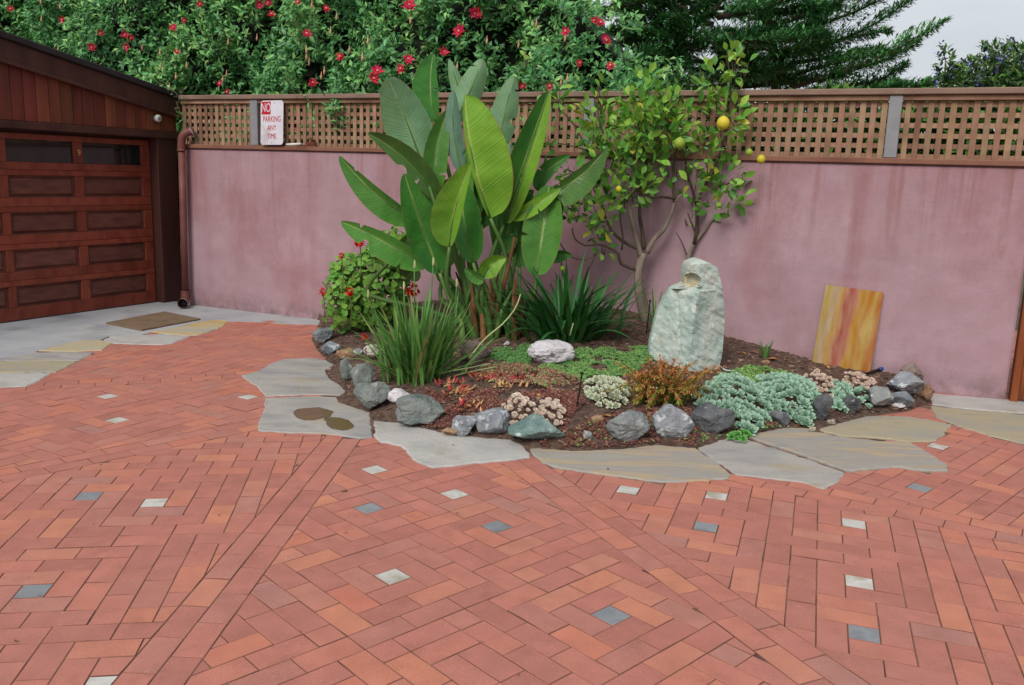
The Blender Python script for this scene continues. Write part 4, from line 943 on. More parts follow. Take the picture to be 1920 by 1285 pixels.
# onyx slab leaning on the wall
def slab():
    s0, _ = onwall(1549, 534, -.05); 
    tl = onwall(1549, 534, -.035); tr = onwall(1657, 549, -.035)
    bl = bedpx(1522, 679); brr = bedpx(1631, 699)
    TL = wp(tl[0], -.035, tl[1]); TR = wp(tr[0], -.035, tr[1])
    nrm = np.cross(TR-TL, TL-bl); nrm /= np.linalg.norm(nrm)
    if nrm@WN < 0: nrm = -nrm
    BL, BR = bl-np.array([0, 0, .03]), brr-np.array([0, 0, .03]); th = .022
    V = np.array([BL, BR, TR, TL, BL+nrm*th, BR+nrm*th, TR+nrm*th, TL+nrm*th])
    m = bpy.data.materials.new('onyx'); m.use_nodes = True; nt = m.node_tree; b = nt.nodes['Principled BSDF']; b.inputs['Roughness'].default_value = .3; L = nt.links.new
    uvn = node(nt, 'ShaderNodeUVMap'); n0 = node(nt, 'ShaderNodeTexNoise'); n0.inputs['Scale'].default_value = 3; n0.inputs['Detail'].default_value = 5; L(uvn.outputs[0], n0.inputs['Vector'])
    sub = node(nt, 'ShaderNodeVectorMath', operation='MULTIPLY_ADD'); L(n0.outputs['Color'], sub.inputs[0]); sub.inputs[1].default_value = (.30, .2, 0); L(uvn.outputs[0], sub.inputs[2])
    sx = node(nt, 'ShaderNodeSeparateXYZ'); L(sub.outputs[0], sx.inputs[0])
    tilt = node(nt, 'ShaderNodeMath', operation='MULTIPLY_ADD'); L(sx.outputs['Y'], tilt.inputs[0]); tilt.inputs[1].default_value = -.13; L(sx.outputs['X'], tilt.inputs[2])
    rp = node(nt, 'ShaderNodeValToRGB'); el = rp.color_ramp.elements
    cs = [(0.0, (178, 166, 112)), (.10, (170, 146, 60)), (.2, (172, 154, 130)), (.32, (180, 142, 70)), (.40, (172, 112, 90)), (.45, (150, 58, 66)), (.56, (160, 74, 80)), (.62, (176, 112, 70)), (.68, (178, 136, 40)), (.80, (172, 110, 24)), (.90, (178, 150, 66)), (1.0, (164, 92, 28))]
    for i, (p, c) in enumerate(cs):
        e = el[i] if i < 2 else el.new(p)
        e.position = p; e.color = (*lin(c), 1)
    L(tilt.outputs[0], rp.inputs['Fac'])
    mp = node(nt, 'ShaderNodeMapping'); mp.inputs['Scale'].default_value = (9, 2.2, 1); L(uvn.outputs[0], mp.inputs['Vector'])
    n2 = node(nt, 'ShaderNodeTexNoise'); n2.inputs['Scale'].default_value = 1.3; n2.inputs['Detail'].default_value = 7; L(mp.outputs[0], n2.inputs['Vector'])
    r2 = node(nt, 'ShaderNodeValToRGB'); r2.color_ramp.elements[0].position = .35; r2.color_ramp.elements[0].color = (*lin((160, 96, 28)), 1); r2.color_ramp.elements[1].position = .65; r2.color_ramp.elements[1].color = (*lin((190, 170, 124)), 1)
    L(n2.outputs['Fac'], r2.inputs['Fac'])
    x = node(nt, 'ShaderNodeMix', data_type='RGBA'); x.inputs['Factor'].default_value = .32; L(rp.outputs[0], x.inputs['A']); L(r2.outputs[0], x.inputs['B']); L(x.outputs['Result'], b.inputs['Base Color'])
    uv = [(0, 0), (1, 0), (1, 1), (0, 1)]*2
    o = part(None, 'stone_slab', V, [(0, 1, 2, 3), (7, 6, 5, 4), (0, 4, 5, 1), (1, 5, 6, 2), (2, 6, 7, 3), (3, 7, 4, 0)], m, uv=uv, origin=(BL+BR)/2)
    props(o, 'yellow and red veined onyx slab leaning against the pink wall', 'slab')
slab()

# ================================================================== BIRD OF PARADISE PLANT
def big_leaf_mat(name, c0, c1, rib, rough=.3, trans=.12, yellow=None):
    m = bpy.data.materials.new(name); m.use_nodes = True; nt = m.node_tree; nt.nodes.clear(); L = nt.links.new
    out = node(nt, 'ShaderNodeOutputMaterial'); b = node(nt, 'ShaderNodeBsdfPrincipled'); b.inputs['Roughness'].default_value = rough; b.inputs['Specular IOR Level'].default_value = .45
    uv = node(nt, 'ShaderNodeUVMap'); sx = node(nt, 'ShaderNodeSeparateXYZ'); L(uv.outputs[0], sx.inputs[0])
    oi = node(nt, 'ShaderNodeObjectInfo'); tc = node(nt, 'ShaderNodeTexCoord')
    nz = node(nt, 'ShaderNodeTexNoise'); nz.inputs['Scale'].default_value = 6; nz.inputs['Detail'].default_value = 6; L(tc.outputs['Object'], nz.inputs['Vector'])
    r = node(nt, 'ShaderNodeValToRGB'); r.color_ramp.elements[0].position = .3; r.color_ramp.elements[1].position = .7
    r.color_ramp.elements[0].color = (*lin(c0), 1); r.color_ramp.elements[1].color = (*lin(c1), 1); L(nz.outputs['Fac'], r.inputs['Fac'])
    # side veins: v*freq + |u| slant
    au = node(nt, 'ShaderNodeMath', operation='SUBTRACT'); L(sx.outputs['X'], au.inputs[0]); au.inputs[1].default_value = .5
    ab = node(nt, 'ShaderNodeMath', operation='ABSOLUTE'); L(au.outputs[0], ab.inputs[0])
    ma = node(nt, 'ShaderNodeMath', operation='MULTIPLY_ADD'); L(ab.outputs[0], ma.inputs[0]); ma.inputs[1].default_value = -.28; L(sx.outputs['Y'], ma.inputs[2])
    n9 = node(nt, 'ShaderNodeTexNoise'); n9.noise_dimensions = '1D'; n9.inputs['Scale'].default_value = 75; n9.inputs['Detail'].default_value = 2; L(ma.outputs[0], n9.inputs['W'])
    mr = node(nt, 'ShaderNodeMapRange'); mr.inputs['From Min'].default_value = .3; mr.inputs['From Max'].default_value = .7; mr.inputs['To Min'].default_value = .8; mr.inputs['To Max'].default_value = 1.14; L(n9.outputs['Fac'], mr.inputs['Value'])
    vs = node(nt, 'ShaderNodeVectorMath', operation='SCALE'); L(r.outputs[0], vs.inputs[0]); L(mr.outputs[0], vs.inputs['Scale']); c = vs.outputs[0]
    # midrib
    rr = node(nt, 'ShaderNodeMapRange'); rr.inputs['From Min'].default_value = .014; rr.inputs['From Max'].default_value = .034; rr.inputs['To Min'].default_value = 1; rr.inputs['To Max'].default_value = 0; L(ab.outputs[0], rr.inputs['Value'])
    x = node(nt, 'ShaderNodeMix', data_type='RGBA'); L(rr.outputs[0], x.inputs['Factor']); L(c, x.inputs['A']); x.inputs['B'].default_value = (*lin(rib), 1); c = x.outputs['Result']
    # brown rim in places
    re = node(nt, 'ShaderNodeMapRange'); re.inputs['From Min'].default_value = .478; re.inputs['From Max'].default_value = .498; L(ab.outputs[0], re.inputs['Value'])
    ng = node(nt, 'ShaderNodeTexNoise'); ng.inputs['Scale'].default_value = 14; L(tc.outputs['Object'], ng.inputs['Vector'])
    rg = node(nt, 'ShaderNodeMapRange'); rg.inputs['From Min'].default_value = .42; rg.inputs['From Max'].default_value = .55; L(ng.outputs['Fac'], rg.inputs['Value'])
    mm = node(nt, 'ShaderNodeMath', operation='MULTIPLY'); L(re.outputs[0], mm.inputs[0]); L(rg.outputs[0], mm.inputs[1])
    x2 = node(nt, 'ShaderNodeMix', data_type='RGBA'); L(mm.outputs[0], x2.inputs['Factor']); L(c, x2.inputs['A']); x2.inputs['B'].default_value = (*lin((150, 120, 66)), 1); c = x2.outputs['Result']
    hs = node(nt, 'ShaderNodeHueSaturation'); L(c, hs.inputs['Color']); m1 = node(nt, 'ShaderNodeMapRange'); L(oi.outputs['Random'], m1.inputs['Value']); m1.inputs['To Min'].default_value = .9; m1.inputs['To Max'].default_value = 1.1; L(m1.outputs[0], hs.inputs['Value']); c = hs.outputs[0]
    L(c, b.inputs['Base Color'])
    bp = node(nt, 'ShaderNodeBump'); bp.inputs['Strength'].default_value = .55; bp.inputs['Distance'].default_value = .006; L(n9.outputs['Fac'], bp.inputs['Height']); L(bp.outputs[0], b.inputs['Normal'])
    t = node(nt, 'ShaderNodeBsdfTranslucent'); L(c, t.inputs['Color']); ms = node(nt, 'ShaderNodeMixShader'); ms.inputs[0].default_value = trans
    L(b.outputs[0], ms.inputs[1]); L(t.outputs[0], ms.inputs[2]); L(ms.outputs[0], out.inputs['Surface']); return m
LM = {
 'dark': big_leaf_mat('deep green leaf', (48, 108, 42), (70, 134, 50), (150, 168, 84)),
 'mid': big_leaf_mat('mid green leaf', (72, 126, 52), (94, 148, 62), (158, 178, 96)),
 'pale': big_leaf_mat('pale leaf underside', (100, 142, 98), (122, 162, 116), (150, 180, 130), rough=.5),
 'lime': big_leaf_mat('yellow green leaf', (104, 154, 46), (130, 176, 58), (164, 184, 92)),
 'grey': big_leaf_mat('grey green leaf underside', (92, 132, 110), (112, 150, 124), (140, 168, 136), rough=.5),
 'olive': big_leaf_mat('olive leaf', (70, 110, 48), (86, 126, 58), (140, 160, 90)),
}
S_BASE = bedpx(935, 628)
SD = S_BASE[1]
strel = thing('bird_of_paradise', S_BASE, 'giant bird of paradise plant with big paddle leaves in the middle of the bed', 'plant')
XTRA = [((700,1080),(760,560),(735,830),46,56,'mid',(.16,.12)),((940,1090),(905,720),(925,900),44,52,'mid',(.14,.16)),((1050,1090),(1120,800),(1080,950),44,50,'dark',(.12,.12)),((560,1060),(520,760),(535,920),50,50,'dark',(.12,.1)),((800,960),(790,700),(795,830),54,54,'dark',(.22,.24)),((970,1150),(1010,960),(985,1060),50,56,'dark',(.1,.12)),((1060,1230),(1075,1010),(1070,1120),60,46,'dark',(.12,.14)),((640,1230),(655,990),(650,1110),60,60,'olive',(.08,.1)),((350,1180),(470,1020),(405,1110),30,40,'dark',(.1,.05))]
M_STALK = mat('leaf stalk', [(60, 92, 44), (80, 114, 54), (104, 130, 68)], scale=6, stretch=(1, 1, .2), rough=.5, bump=.1, rnd=.12)
M_SHEATH = mat('dead leaf sheath', [(74, 48, 32), (112, 74, 46), (140, 104, 70)], scale=8, stretch=(1, 1, .1), rough=.9, bump=.5, rnd=.25)
def Zs(x, y): return (620+x/2.989, 90+y/2.989)
def paddle(B, T, mid, hl, hr, mk, dz=(0, 0), fl=.4, fr=.4, stalk=True, notch=None, pw=.62, foot=None, nseg=46, bend=0.0):
    """leaf blade from base B to tip T (crop pixels), half widths hl / hr in crop pixels"""
    B, T = Zs(*B), Zs(*T); D0, D1 = SD+dz[0], SD+dz[1]
    PB, PT = at(*B, D0), at(*T, D1); PM = at(*Zs(*mid), (D0+D1)/2+bend); CT = 2*PM-.5*(PB+PT)
    V = []; UV = []; cols = 13; sd_ = random.uniform(0, 99)
    if mk in ('pale', 'grey'): fl, fr = abs(fl)+.25, abs(fr)+.25
    else: s_a = random.choice([-1, 1]); fl, fr = -.5-.3*s_a*random.random(), -.5+.3*s_a*random.random()
    notch = list(notch or [])+[(t0, t0+random.uniform(.012, .03), random.choice([-1, 1]), random.uniform(.3, .85)) for t0 in [random.uniform(.2, .85) for _ in range(random.choice([0, 1, 1, 2, 3]))]]
    for i in range(nseg+1):
        t = i/nseg; C = (1-t)**2*PB+2*t*(1-t)*CT+t*t*PT; tan = unit(2*(1-t)*(CT-PB)+2*t*(PT-CT)); vd = unit(C-CAM)
        side = unit(np.cross(vd, tan)); nor = np.cross(tan, side)       # nor points away from the camera
        prof = (max(0, math.sin(math.pi*min(1, t)**.82)))**pw if t < 1 else 0
        prof = max(prof, .0)
        k = ppm(C)/2.989*1.16
        for j in range(cols):
            u = -1+2*j/(cols-1); hw = (hl if u < 0 else hr)*k*prof; f = fl if u < 0 else fr
            if notch:
                for (n0, n1, sgn, dep) in notch:
                    if n0 < t < n1 and u*sgn > 0: hw *= 1-dep*math.sin(math.pi*(t-n0)/(n1-n0))
            rip = .05*mnoise.noise(Vector((t*5+sd_, u*1.2, sd_)))+.008*math.sin(t*46+abs(u)*4+sd_)*abs(u)
            V.append(C+side*u*hw+nor*(f*abs(u)**1.35*abs(hw)+rip*abs(hw)*1.2)); UV.append((j/(cols-1), t))
    Fs = [(i*cols+j, i*cols+j+1, (i+1)*cols+j+1, (i+1)*cols+j) for i in range(nseg) for j in range(cols-1)]
    lf = part(strel, 'leaf', V, Fs, LM[mk], True, uv=UV, origin=PB)
    mr = [(1-t)**2*PB+2*t*(1-t)*CT+t*t*PT for t in np.linspace(0, .97, 12)]
    Vt, Ft = tube_vf(np.array(mr)+unit(CAM-PB)*-.004, np.linspace(.011, .002, 12), 6); part(lf, 'midrib', Vt, Ft, M_STALK, True)
    if stalk:
        fx = foot if foot else (905+random.uniform(-25, 60), 628+random.uniform(-10, 8))
        FB = bedpx(*fx) if fx[1] > 615 else S_BASE
        dirb = unit(CT-PB); mp_ = PB-dirb*min(.35, np.linalg.norm(PB-FB)*.4)
        mid2 = .45*FB+.55*mp_+np.array([0, .02, 0]); pts = smooth_line([FB-np.array([0, 0, .03]), mid2, mp_, PB], 14)
        Vt, Ft = tube_vf(pts, np.linspace(.026, .0125, 14), 8); part(strel, 'leaf_stalk', Vt, Ft, M_STALK, True)
# back to front
paddle((590,420),(575,32),(562,230),92,34,'dark',(.38,.42),.3,.9,foot=(925,622))
paddle((735,330),(662,62),(705,190),34,30,'pale',(.36,.40),.3,.3,stalk=False)
paddle((690,420),(852,60),(790,220),64,62,'pale',(.3,.34),-.25,-.25,foot=(930,622),pw=.55)
paddle((930,600),(1030,155),(975,370),70,64,'pale',(.28,.34),-.3,-.2,foot=(952,624),notch=[(.38,.5,1,.5)],pw=.55)
paddle((640,910),(690,735),(650,820),56,56,'dark',(.2,.25),.3,.3,stalk=False)
paddle((860,1010),(850,830),(845,920),60,60,'dark',(.25,.28),.3,.3,stalk=False)
paddle((525,690),(322,168),(432,430),118,112,'pale',(.12,.02),.16,.16,foot=(905,622),pw=.5,bend=.08)
paddle((735,700),(688,236),(690,470),42,42,'grey',(.08,.12),-.2,-.2,stalk=False,pw=.5)
paddle((600,800),(660,345),(590,590),58,60,'mid',(.1,.14),-.2,.2,foot=(915,626),pw=.55)
paddle((1010,700),(1000,535),(1000,620),46,28,'pale',(.2,.24),.3,.3,stalk=False)
paddle((620,880),(205,478),(430,640),46,66,'olive',(.1,-.05),.4,.2,foot=(898,626),notch=[(.42,.56,-1,.5)])
paddle((1160,800),(1345,602),(1215,690),42,34,'dark',(.15,.1),.3,.3,stalk=False)
paddle((1185,835),(1552,555),(1375,735),34,92,'olive',(.05,-.12),.3,.25,foot=(972,624),pw=.75)
paddle((1010,960),(1290,785),(1150,880),30,40,'lime',(.0,-.05),.5,.3,stalk=False)
paddle((1030,900),(1140,800),(1080,840),30,30,'dark',(.08,.06),.3,.3,stalk=False)
paddle((1155,1275),(1225,770),(1192,1000),98,92,'mid',(-.03,.02),.18,.18,foot=(985,624),pw=.5)
paddle((1190,1195),(1355,1165),(1275,1160),22,40,'dark',(.12,.12),.3,.3,stalk=False)
paddle((1250,1000),(1290,820),(1265,920),30,34,'dark',(.14,.14),.3,.3,stalk=False)
paddle((970,990),(1222,242),(1085,640),74,44,'dark',(.0,-.02),.35,-.9,foot=(955,628),pw=.5)
paddle((985,985),(1228,246),(1108,640),10,48,'lime',(-.03,-.05),.1,-.5,stalk=False,pw=.5)
paddle((895,955),(752,262),(792,600),20,176,'lime',(-.1,-.16),.4,.12,foot=(925,630),pw=.5,bend=-.04)
paddle((798,1205),(738,742),(745,960),62,86,'dark',(-.05,-.02),.2,.25,foot=(910,632),pw=.52)
paddle((480,965),(48,604),(270,830),84,30,'mid',(-.05,-.28),.1,.5,foot=(888,628),pw=.6)
paddle((540,1225),(55,972),(300,1085),86,40,'mid',(-.1,-.25),.25,.4,foot=(885,630),notch=[(.6,.74,-1,.6)],pw=.6)
paddle((610,1262),(412,702),(515,1010),84,82,'dark',(-.14,-.2),.28,.28,foot=(892,632),pw=.55)
paddle((665,1115),(790,640),(700,900),108,36,'lime',(-.22,-.3),.15,.6,foot=(896,634),pw=.62)
paddle((855,1290),(985,1180),(900,1215),40,56,'lime',(-.2,-.26),-.4,-.5,foot=(922,634),pw=.6)
paddle((860,1300),(750,1235),(805,1278),34,24,'mid',(-.24,-.3),.5,.5,stalk=False)
paddle((430,1290),(470,1215),(455,1255),60,50,'olive',(.05,.02),.3,.3,stalk=False)
for a_ in XTRA: paddle(*a_, .25, .25, foot=(random.uniform(890, 965), 624), pw=.55)
for k in range(34):
    x = random.uniform(862, 985); b = bedpx(x, random.uniform(616, 640)); h = random.uniform(.18, .5); a = random.uniform(-.35, .35)
    pts = [b-np.array([0, 0, .03]), b+np.array([a*.3*h, 0, .5*h]), b+np.array([a*h, random.uniform(-.06, .04), h])]
    V, Fs = tube_vf(smooth_line(pts, 6), [.024, .026, .024, .02, .014, .006], 6); part(strel, 'dry_sheath' if k % 3 else 'leaf_stalk', V, Fs, M_SHEATH if k % 3 else M_STALK, True)
Zc = lambda x, y: (860+x/5.333, 430+y/5.333)
V, Fs = tube_vf(smooth_line([at(*Zc(440, 600), SD-.1), at(*Zc(490, 400), SD-.06), at(*Zc(530, 230), SD-.02), at(*Zc(560, 80), SD)], 10), [.016]*5+[.013]*5, 7); part(strel, 'dry_sheath', V, Fs, M_SHEATH, True)

# ================================================================== STRAP LEAVED CLUMPS
def strap(base, az, lean, L, w_, droop, n=9, keel=.35):
    """one strap leaf: azimuth, lean from the vertical, length, width, droop"""
    d = np.array([math.cos(az), math.sin(az), 0]); C = []; p = np.array(base, float); a = lean
    side = np.array([-d[1], d[0], 0]); V = []
    for i in range(n+1):
        t = i/n; prof = min(1, .65+t*1.2)*(1-t**3.2); hw = w_*.5*max(prof, .02); nrm = d*math.cos(a)-np.array([0, 0, 1])*math.sin(a)
        V += [p-side*hw-nrm*hw*keel*-1, p.copy(), p+side*hw+nrm*hw*keel]
        p = p+(d*math.sin(a)+np.array([0, 0, 1])*math.cos(a))*L/n; a += droop/n*(1+t)
    Fs = []
    for i in range(n):
        for j in (0, 1): q = 3*i+j; Fs.append((q, q+1, q+4, q+3))
    return V, Fs
def strap_mat(name, c0, c1, tip):
    m = mat(name, [c0, c1], scale=5, rough=.5, bump=.1, bscale=90, rnd=.2, hue=.012, trans=.12)
    return m
M_IRIS = strap_mat('iris leaf', (78, 128, 56), (108, 154, 78), None); M_IRISY = mat('yellowing leaf', [(136, 150, 84), (166, 164, 106)], scale=6, rough=.6, bump=0, rnd=.15)
M_AGA = strap_mat('dark strap leaf', (36, 86, 40), (58, 112, 52), None); M_TIP = mat('pale stem', [(150, 164, 104), (176, 180, 130)], scale=6, rough=.6, bump=0, rnd=.1)
IB = bedpx(786, 712); iris = thing('grassy_clump', IB, 'grey green grassy clump with upright narrow leaves at the front left of the bed', 'plant')
for k in range(195):
    az = random.uniform(0, 2*math.pi); r = abs(random.gauss(0, .085)); b = IB+np.array([math.cos(az)*r, math.sin(az)*r*.6, -.02])
    ln = min(abs(random.gauss(.3, .3)), 1.1); L = random.uniform(.38, .64)*(1 if ln < .6 else 1.05)
    V, Fs = strap(b, az+random.gauss(0, .5), ln, L, random.uniform(.019, .031), random.uniform(.0, .35)+(random.random() < .12)*.7)
    part(iris, 'leaf', V, Fs, M_IRISY if random.random() < .10 else M_IRIS, True, origin=b)
for pts in ([(880,672),(905,640),(950,600),(968,575),(976,552)], [(820,700),(880,690),(920,682)], [(815,715),(880,698),(930,688)]):
    P = [at(x, y, IB[1]+.05*i) for i, (x, y) in enumerate(pts)]; V, Fs = tube_vf(smooth_line(P, 10), np.linspace(.006, .004, 10), 5); part(iris, 'flower_stem', V, Fs, M_TIP, True)
for x, y, x2, y2 in ((776,690,777,505),(800,690,812,500),(735,690,690,560),(846,690,856,540),(770,700,757,545)):
    P = [at(x, y, IB[1]), at((x+x2)/2, (y+y2)/2, IB[1]), at(x2, y2, IB[1]-.02)]; V, Fs = tube_vf(smooth_line(P, 8), np.linspace(.005, .0035, 8), 5); s_ = part(iris, 'flower_stem', V, Fs, M_IRIS, True)
    V, Fs = tube_vf(smooth_line([P[2], P[2]+np.array([.002, 0, .03]), P[2]+np.array([.0, 0, .06])], 6), [.004, .008, .009, .008, .006, .002], 6); part(s_, 'bud', V, Fs, M_TIP, True)
AB = bedpx(1062, 636); aga = thing('strap_leaf_plant', AB, 'dark green strap leaved clump between the bird of paradise and the tree', 'plant')
for k in range(135):
    az = random.uniform(0, 2*math.pi); r = abs(random.gauss(0, .14)); b = AB+np.array([math.cos(az)*r*1.3, math.sin(az)*r*.5, -.02])
    V, Fs = strap(b, az+random.gauss(0, .4), min(abs(random.gauss(.42, .3)), 1.15), random.uniform(.42, .74), random.uniform(.028, .044), random.uniform(.2, 1.1))
    o = part(aga, 'leaf', V, Fs, M_AGA, True, origin=b)
V, Fs = tube_vf(smooth_line([at(1072, 615, AB[1]-.3), at(1068, 630, AB[1]-.31), at(1075, 606, AB[1]-.3)], 5), .004, 5); part(aga, 'faded_flower', V, Fs, M_TIP, True)
TB = bedpx(1434, 672); tuft = thing('bulb_tuft', TB, 'little upright green tuft in bare soil left of the onyx slab', 'plant')
for k in range(14):
    az = random.uniform(0, 2*math.pi); V, Fs = strap(TB+np.array([math.cos(az)*.015, math.sin(az)*.015, -.01]), az, random.uniform(.03, .35), random.uniform(.12, .2), .013, .2, 5); part(tuft, 'leaf', V, Fs, M_IRIS, True)
TB2 = bedpx(1228, 612); tuft2 = thing('bulb_tuft', TB2, 'thin pale green blades between the tree trunk and the standing stone', 'plant')
for k in range(14):
    az = random.uniform(0, 2*math.pi); V, Fs = strap(TB2+np.array([math.cos(az)*.03, math.sin(az)*.02, -.01]), az, random.uniform(.03, .3), random.uniform(.25, .42), .012, .2, 6); part(tuft2, 'leaf', V, Fs, M_IRIS, True)

# ================================================================== GERANIUM
M_GER = mat('geranium leaf', [(78, 128, 48), (104, 154, 60), (132, 172, 74)], scale=9, rough=.6, bump=.1, rnd=.28, hue=.02, trans=.15)
M_REDF = mat('scarlet petals', [(206, 24, 22), (226, 40, 30)], scale=20, rough=.6, bump=0, rnd=.12, trans=.15)
M_YEL = mat('yellowed leaf', [(186, 170, 60), (206, 190, 90)], scale=9, rough=.6, bump=0, rnd=.1)
M_TWIG = mat('green brown stem', [(92, 84, 60), (110, 104, 72)], scale=9, rough=.8, bump=.2)
def disc_leaf(n=9):
    V = [(0, .05, 0)]+[(math.sin(2*math.pi*k/n)*(.5+.06*(k % 2)), .45-math.cos(2*math.pi*k/n)*(.5+.06*(k % 2))*.95, .12*abs(math.sin(2*math.pi*k/n))+.05*(k % 2)) for k in range(n)]
    return np.array(V), [(0, k+1, (k+1) % n+1) for k in range(n)]
GB = bedpx(672, 622); gerD = GB[1]
ger = thing('geranium', GB, 'bushy geranium with scarlet flower heads at the left end of the bed', 'plant')
def in_px_ellipses(n, ells, D, dy):
    out = []; wts = np.array([e[2]*e[3]*(e[4] if len(e) > 4 else 1) for e in ells], float); wts /= wts.sum()
    for e in rng.choice(len(ells), n, p=wts):
        cx, cy, rx, ry = ells[e][:4]
        while True:
            u = rng.uniform(-1, 1, 3)
            if u@u < 1: break
        u = u/max(np.linalg.norm(u), 1e-3)*(np.linalg.norm(u)**.45)     # towards the surface
        out.append((cx+u[0]*rx, cy+u[1]*ry, D+u[2]*dy, u))
    return out
def leaves_as_parts(root, P, dirs, ups, S, proto, mats, wts, nmax=300, name='leaf', roll=.6, stuffname='foliage'):
    """the nearest nmax leaves are parts sharing mesh data; the others one part of kind stuff"""
    pv, pf = proto; R = frames(dirs, ups, rng.normal(size=len(P))*roll); pick = rng.choice(len(mats), len(P), p=np.array(wts)/sum(wts))
    order = np.argsort(np.linalg.norm(P-CAM, axis=1)-S*4); me = [mesh_of(name, pv, pf, m, True) for m in mats]; o0 = wpos(root)
    for i in order[:nmax]:
        o = link(name, me[pick[i]], root); mm = Matrix([list(R[i][r]*S[i])+[float(P[i][r]-o0[r])] for r in range(3)]+[[0, 0, 0, 1]]); o.matrix_basis = mm
    rest = order[nmax:]
    if len(rest):
        V, Fq = scatter(pv, np.array(pf), R[rest], P[rest]-o0, S[rest]); mi = np.repeat(pick[rest], len(pf))
        props(link(stuffname, big_mesh(stuffname, V, Fq, mats, True, mi), root), kind='stuff')
ells = [(688, 545, 80, 72), (640, 560, 36, 62), (735, 478, 55, 48, .8), (715, 530, 60, 70), (655, 510, 35, 35), (760, 440, 30, 26, .5)]
q = in_px_ellipses(1600, ells, gerD, .30); P = np.array([at(x, y, D) for x, y, D, u in q]); u = np.array([a[3] for a in q])
nrm = unit(np.c_[u[:, 0], u[:, 2], -u[:, 1]]+np.array([0, -.35, .55])+rng.normal(size=(len(P), 3))*.35)
dr = np.cross(nrm, rng.normal(size=nrm.shape)); leaves_as_parts(ger, P, dr, nrm, rng.uniform(.036, .062, len(P)), disc_leaf(), [M_GER, M_YEL], [.985, .015], roll=.2)
for x, y, r in ((674,454,9),(640,480,6),(605,547,7),(656,546,8),(776,544,11),(683,632,6),(767,546,7)):
    C = at(x, y, gerD-.42); k = ppm(C); n = 46; d = unit(rng.normal(size=(n, 3))); T = C+d*(r*k*.55)
    V, Fq = scatter(*leaf_tri(.2, .3, .9), frames(d), T, np.full(n, r*k*.75)); o = link('flower_head', big_mesh('flower_head', V-C, Fq, M_REDF, True), ger, C-GB)
    V, Fs = tube_vf(smooth_line([C+np.array([0, .03, -.3]), C+np.array([.01, .02, -.12]), C], 5), .004, 5); part(ger, 'flower_stem', V, Fs, M_TWIG, True)
for k in range(9):
    a = k/9*6.28; V, Fs = tube_vf(smooth_line([GB, GB+np.array([math.cos(a)*.15, math.sin(a)*.1, .2]), GB+np.array([math.cos(a)*.3, math.sin(a)*.2, .42])], 6), np.linspace(.012, .005, 6), 5); part(ger, 'stem', V, Fs, M_TWIG, True)

# ================================================================== LEMON TREE
M_BARK = mat('pale lemon bark', [(112, 100, 90), (140, 128, 114), (124, 112, 98)], scale=9, stretch=(1, 1, .4), rough=.85, bump=.4, bscale=40, rnd=.05)
M_TW = mat('dark twig bark', [(70, 58, 48), (92, 78, 64)], scale=12, rough=.85, bump=.2, rnd=.15)
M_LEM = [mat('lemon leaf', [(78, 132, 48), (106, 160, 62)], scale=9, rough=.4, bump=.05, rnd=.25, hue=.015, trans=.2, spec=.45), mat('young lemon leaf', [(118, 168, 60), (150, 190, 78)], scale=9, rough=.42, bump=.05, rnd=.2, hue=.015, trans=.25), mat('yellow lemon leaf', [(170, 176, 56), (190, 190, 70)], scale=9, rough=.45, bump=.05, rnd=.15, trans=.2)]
LB_ = bedpx(1212, 603); LD_ = LB_[1]+.02
tree = thing('lemon_tree', LB_, 'young lemon tree with bright leaves and a few fruits against the wall', 'tree')
Zl = lambda x, y: (1000+x/2.471, 80+y/2.471)
def limb(pts, r0, r1, name='branch', m=None, zoom=True, dz=(0, 0), par=None, n=16):
    P = [at(*(Zl(x, y) if zoom else (x, y)), LD_+dz[0]+(dz[1]-dz[0])*i/(len(pts)-1)) for i, (x, y) in enumerate(pts)]
    V, Fs = tube_vf(smooth_line(P, n), np.linspace(r0, r1, n), 8); part(par or tree, name, V, Fs, m or M_BARK, True)
limb([(525,1300),(505,1230),(490,1150),(488,1050),(510,975)], .040, .031, 'trunk')
limb([(500,1000),(470,880),(452,800),(440,740),(420,660),(400,560),(390,470)], .024, .007, dz=(0, -.1))
limb([(512,960),(505,880),(492,800),(498,700),(490,600)], .018, .007, m=M_TW, dz=(0, .1))
limb([(525,975),(560,910),(605,865),(640,790),(658,735),(690,702)], .024, .009, dz=(0, -.05))
limb([(655,740),(648,660),(650,560),(665,450),(660,340)], .014, .005, m=M_TW, dz=(-.04, .05))
limb([(660,725),(600,716),(540,715),(515,660),(500,600)], .011, .005, m=M_TW, dz=(-.04, -.15))
limb([(628,830),(650,770),(655,735)], .008, .006, m=M_TW)
limb([(480,1055),(440,1040),(400,1018),(398,985),(350,950),(300,935),(240,940),(190,905),(180,860)], .014, .005, m=M_TW, dz=(0, -.2))
limb([(300,960),(260,1000),(180,995),(130,940),(110,895)], .008, .004, m=M_TW, dz=(-.1, -.25))
limb([(300,960),(262,1040),(225,1120),(215,1150)], .006, .003, m=M_TW, dz=(-.1, -.2))
limb([(500,960),(430,930),(370,880),(330,800),(300,720),(250,640),(160,590)], .015, .005, m=M_TW, dz=(0, -.15))
limb([(410,960),(415,900),(405,840),(400,760)], .008, .004, m=M_TW, dz=(-.05, -.2))
limb([(300,650),(240,480),(180,370),(130,310),(110,240)], .010, .004, m=M_TW, dz=(-.1, -.05))
limb([(250,500),(180,480),(110,465)], .006, .003, m=M_TW, dz=(-.08, -.05))
limb([(700,1180),(705,1080),(720,990),(742,935),(800,860),(835,815),(870,800)], .026, .008, 'trunk', dz=(.02, -.05))
limb([(745,935),(760,860),(758,760),(780,690),(810,640),(860,520),(905,380),(915,240),(905,110),(900,40)], .016, .004, m=M_TW, dz=(-.02, -.1))
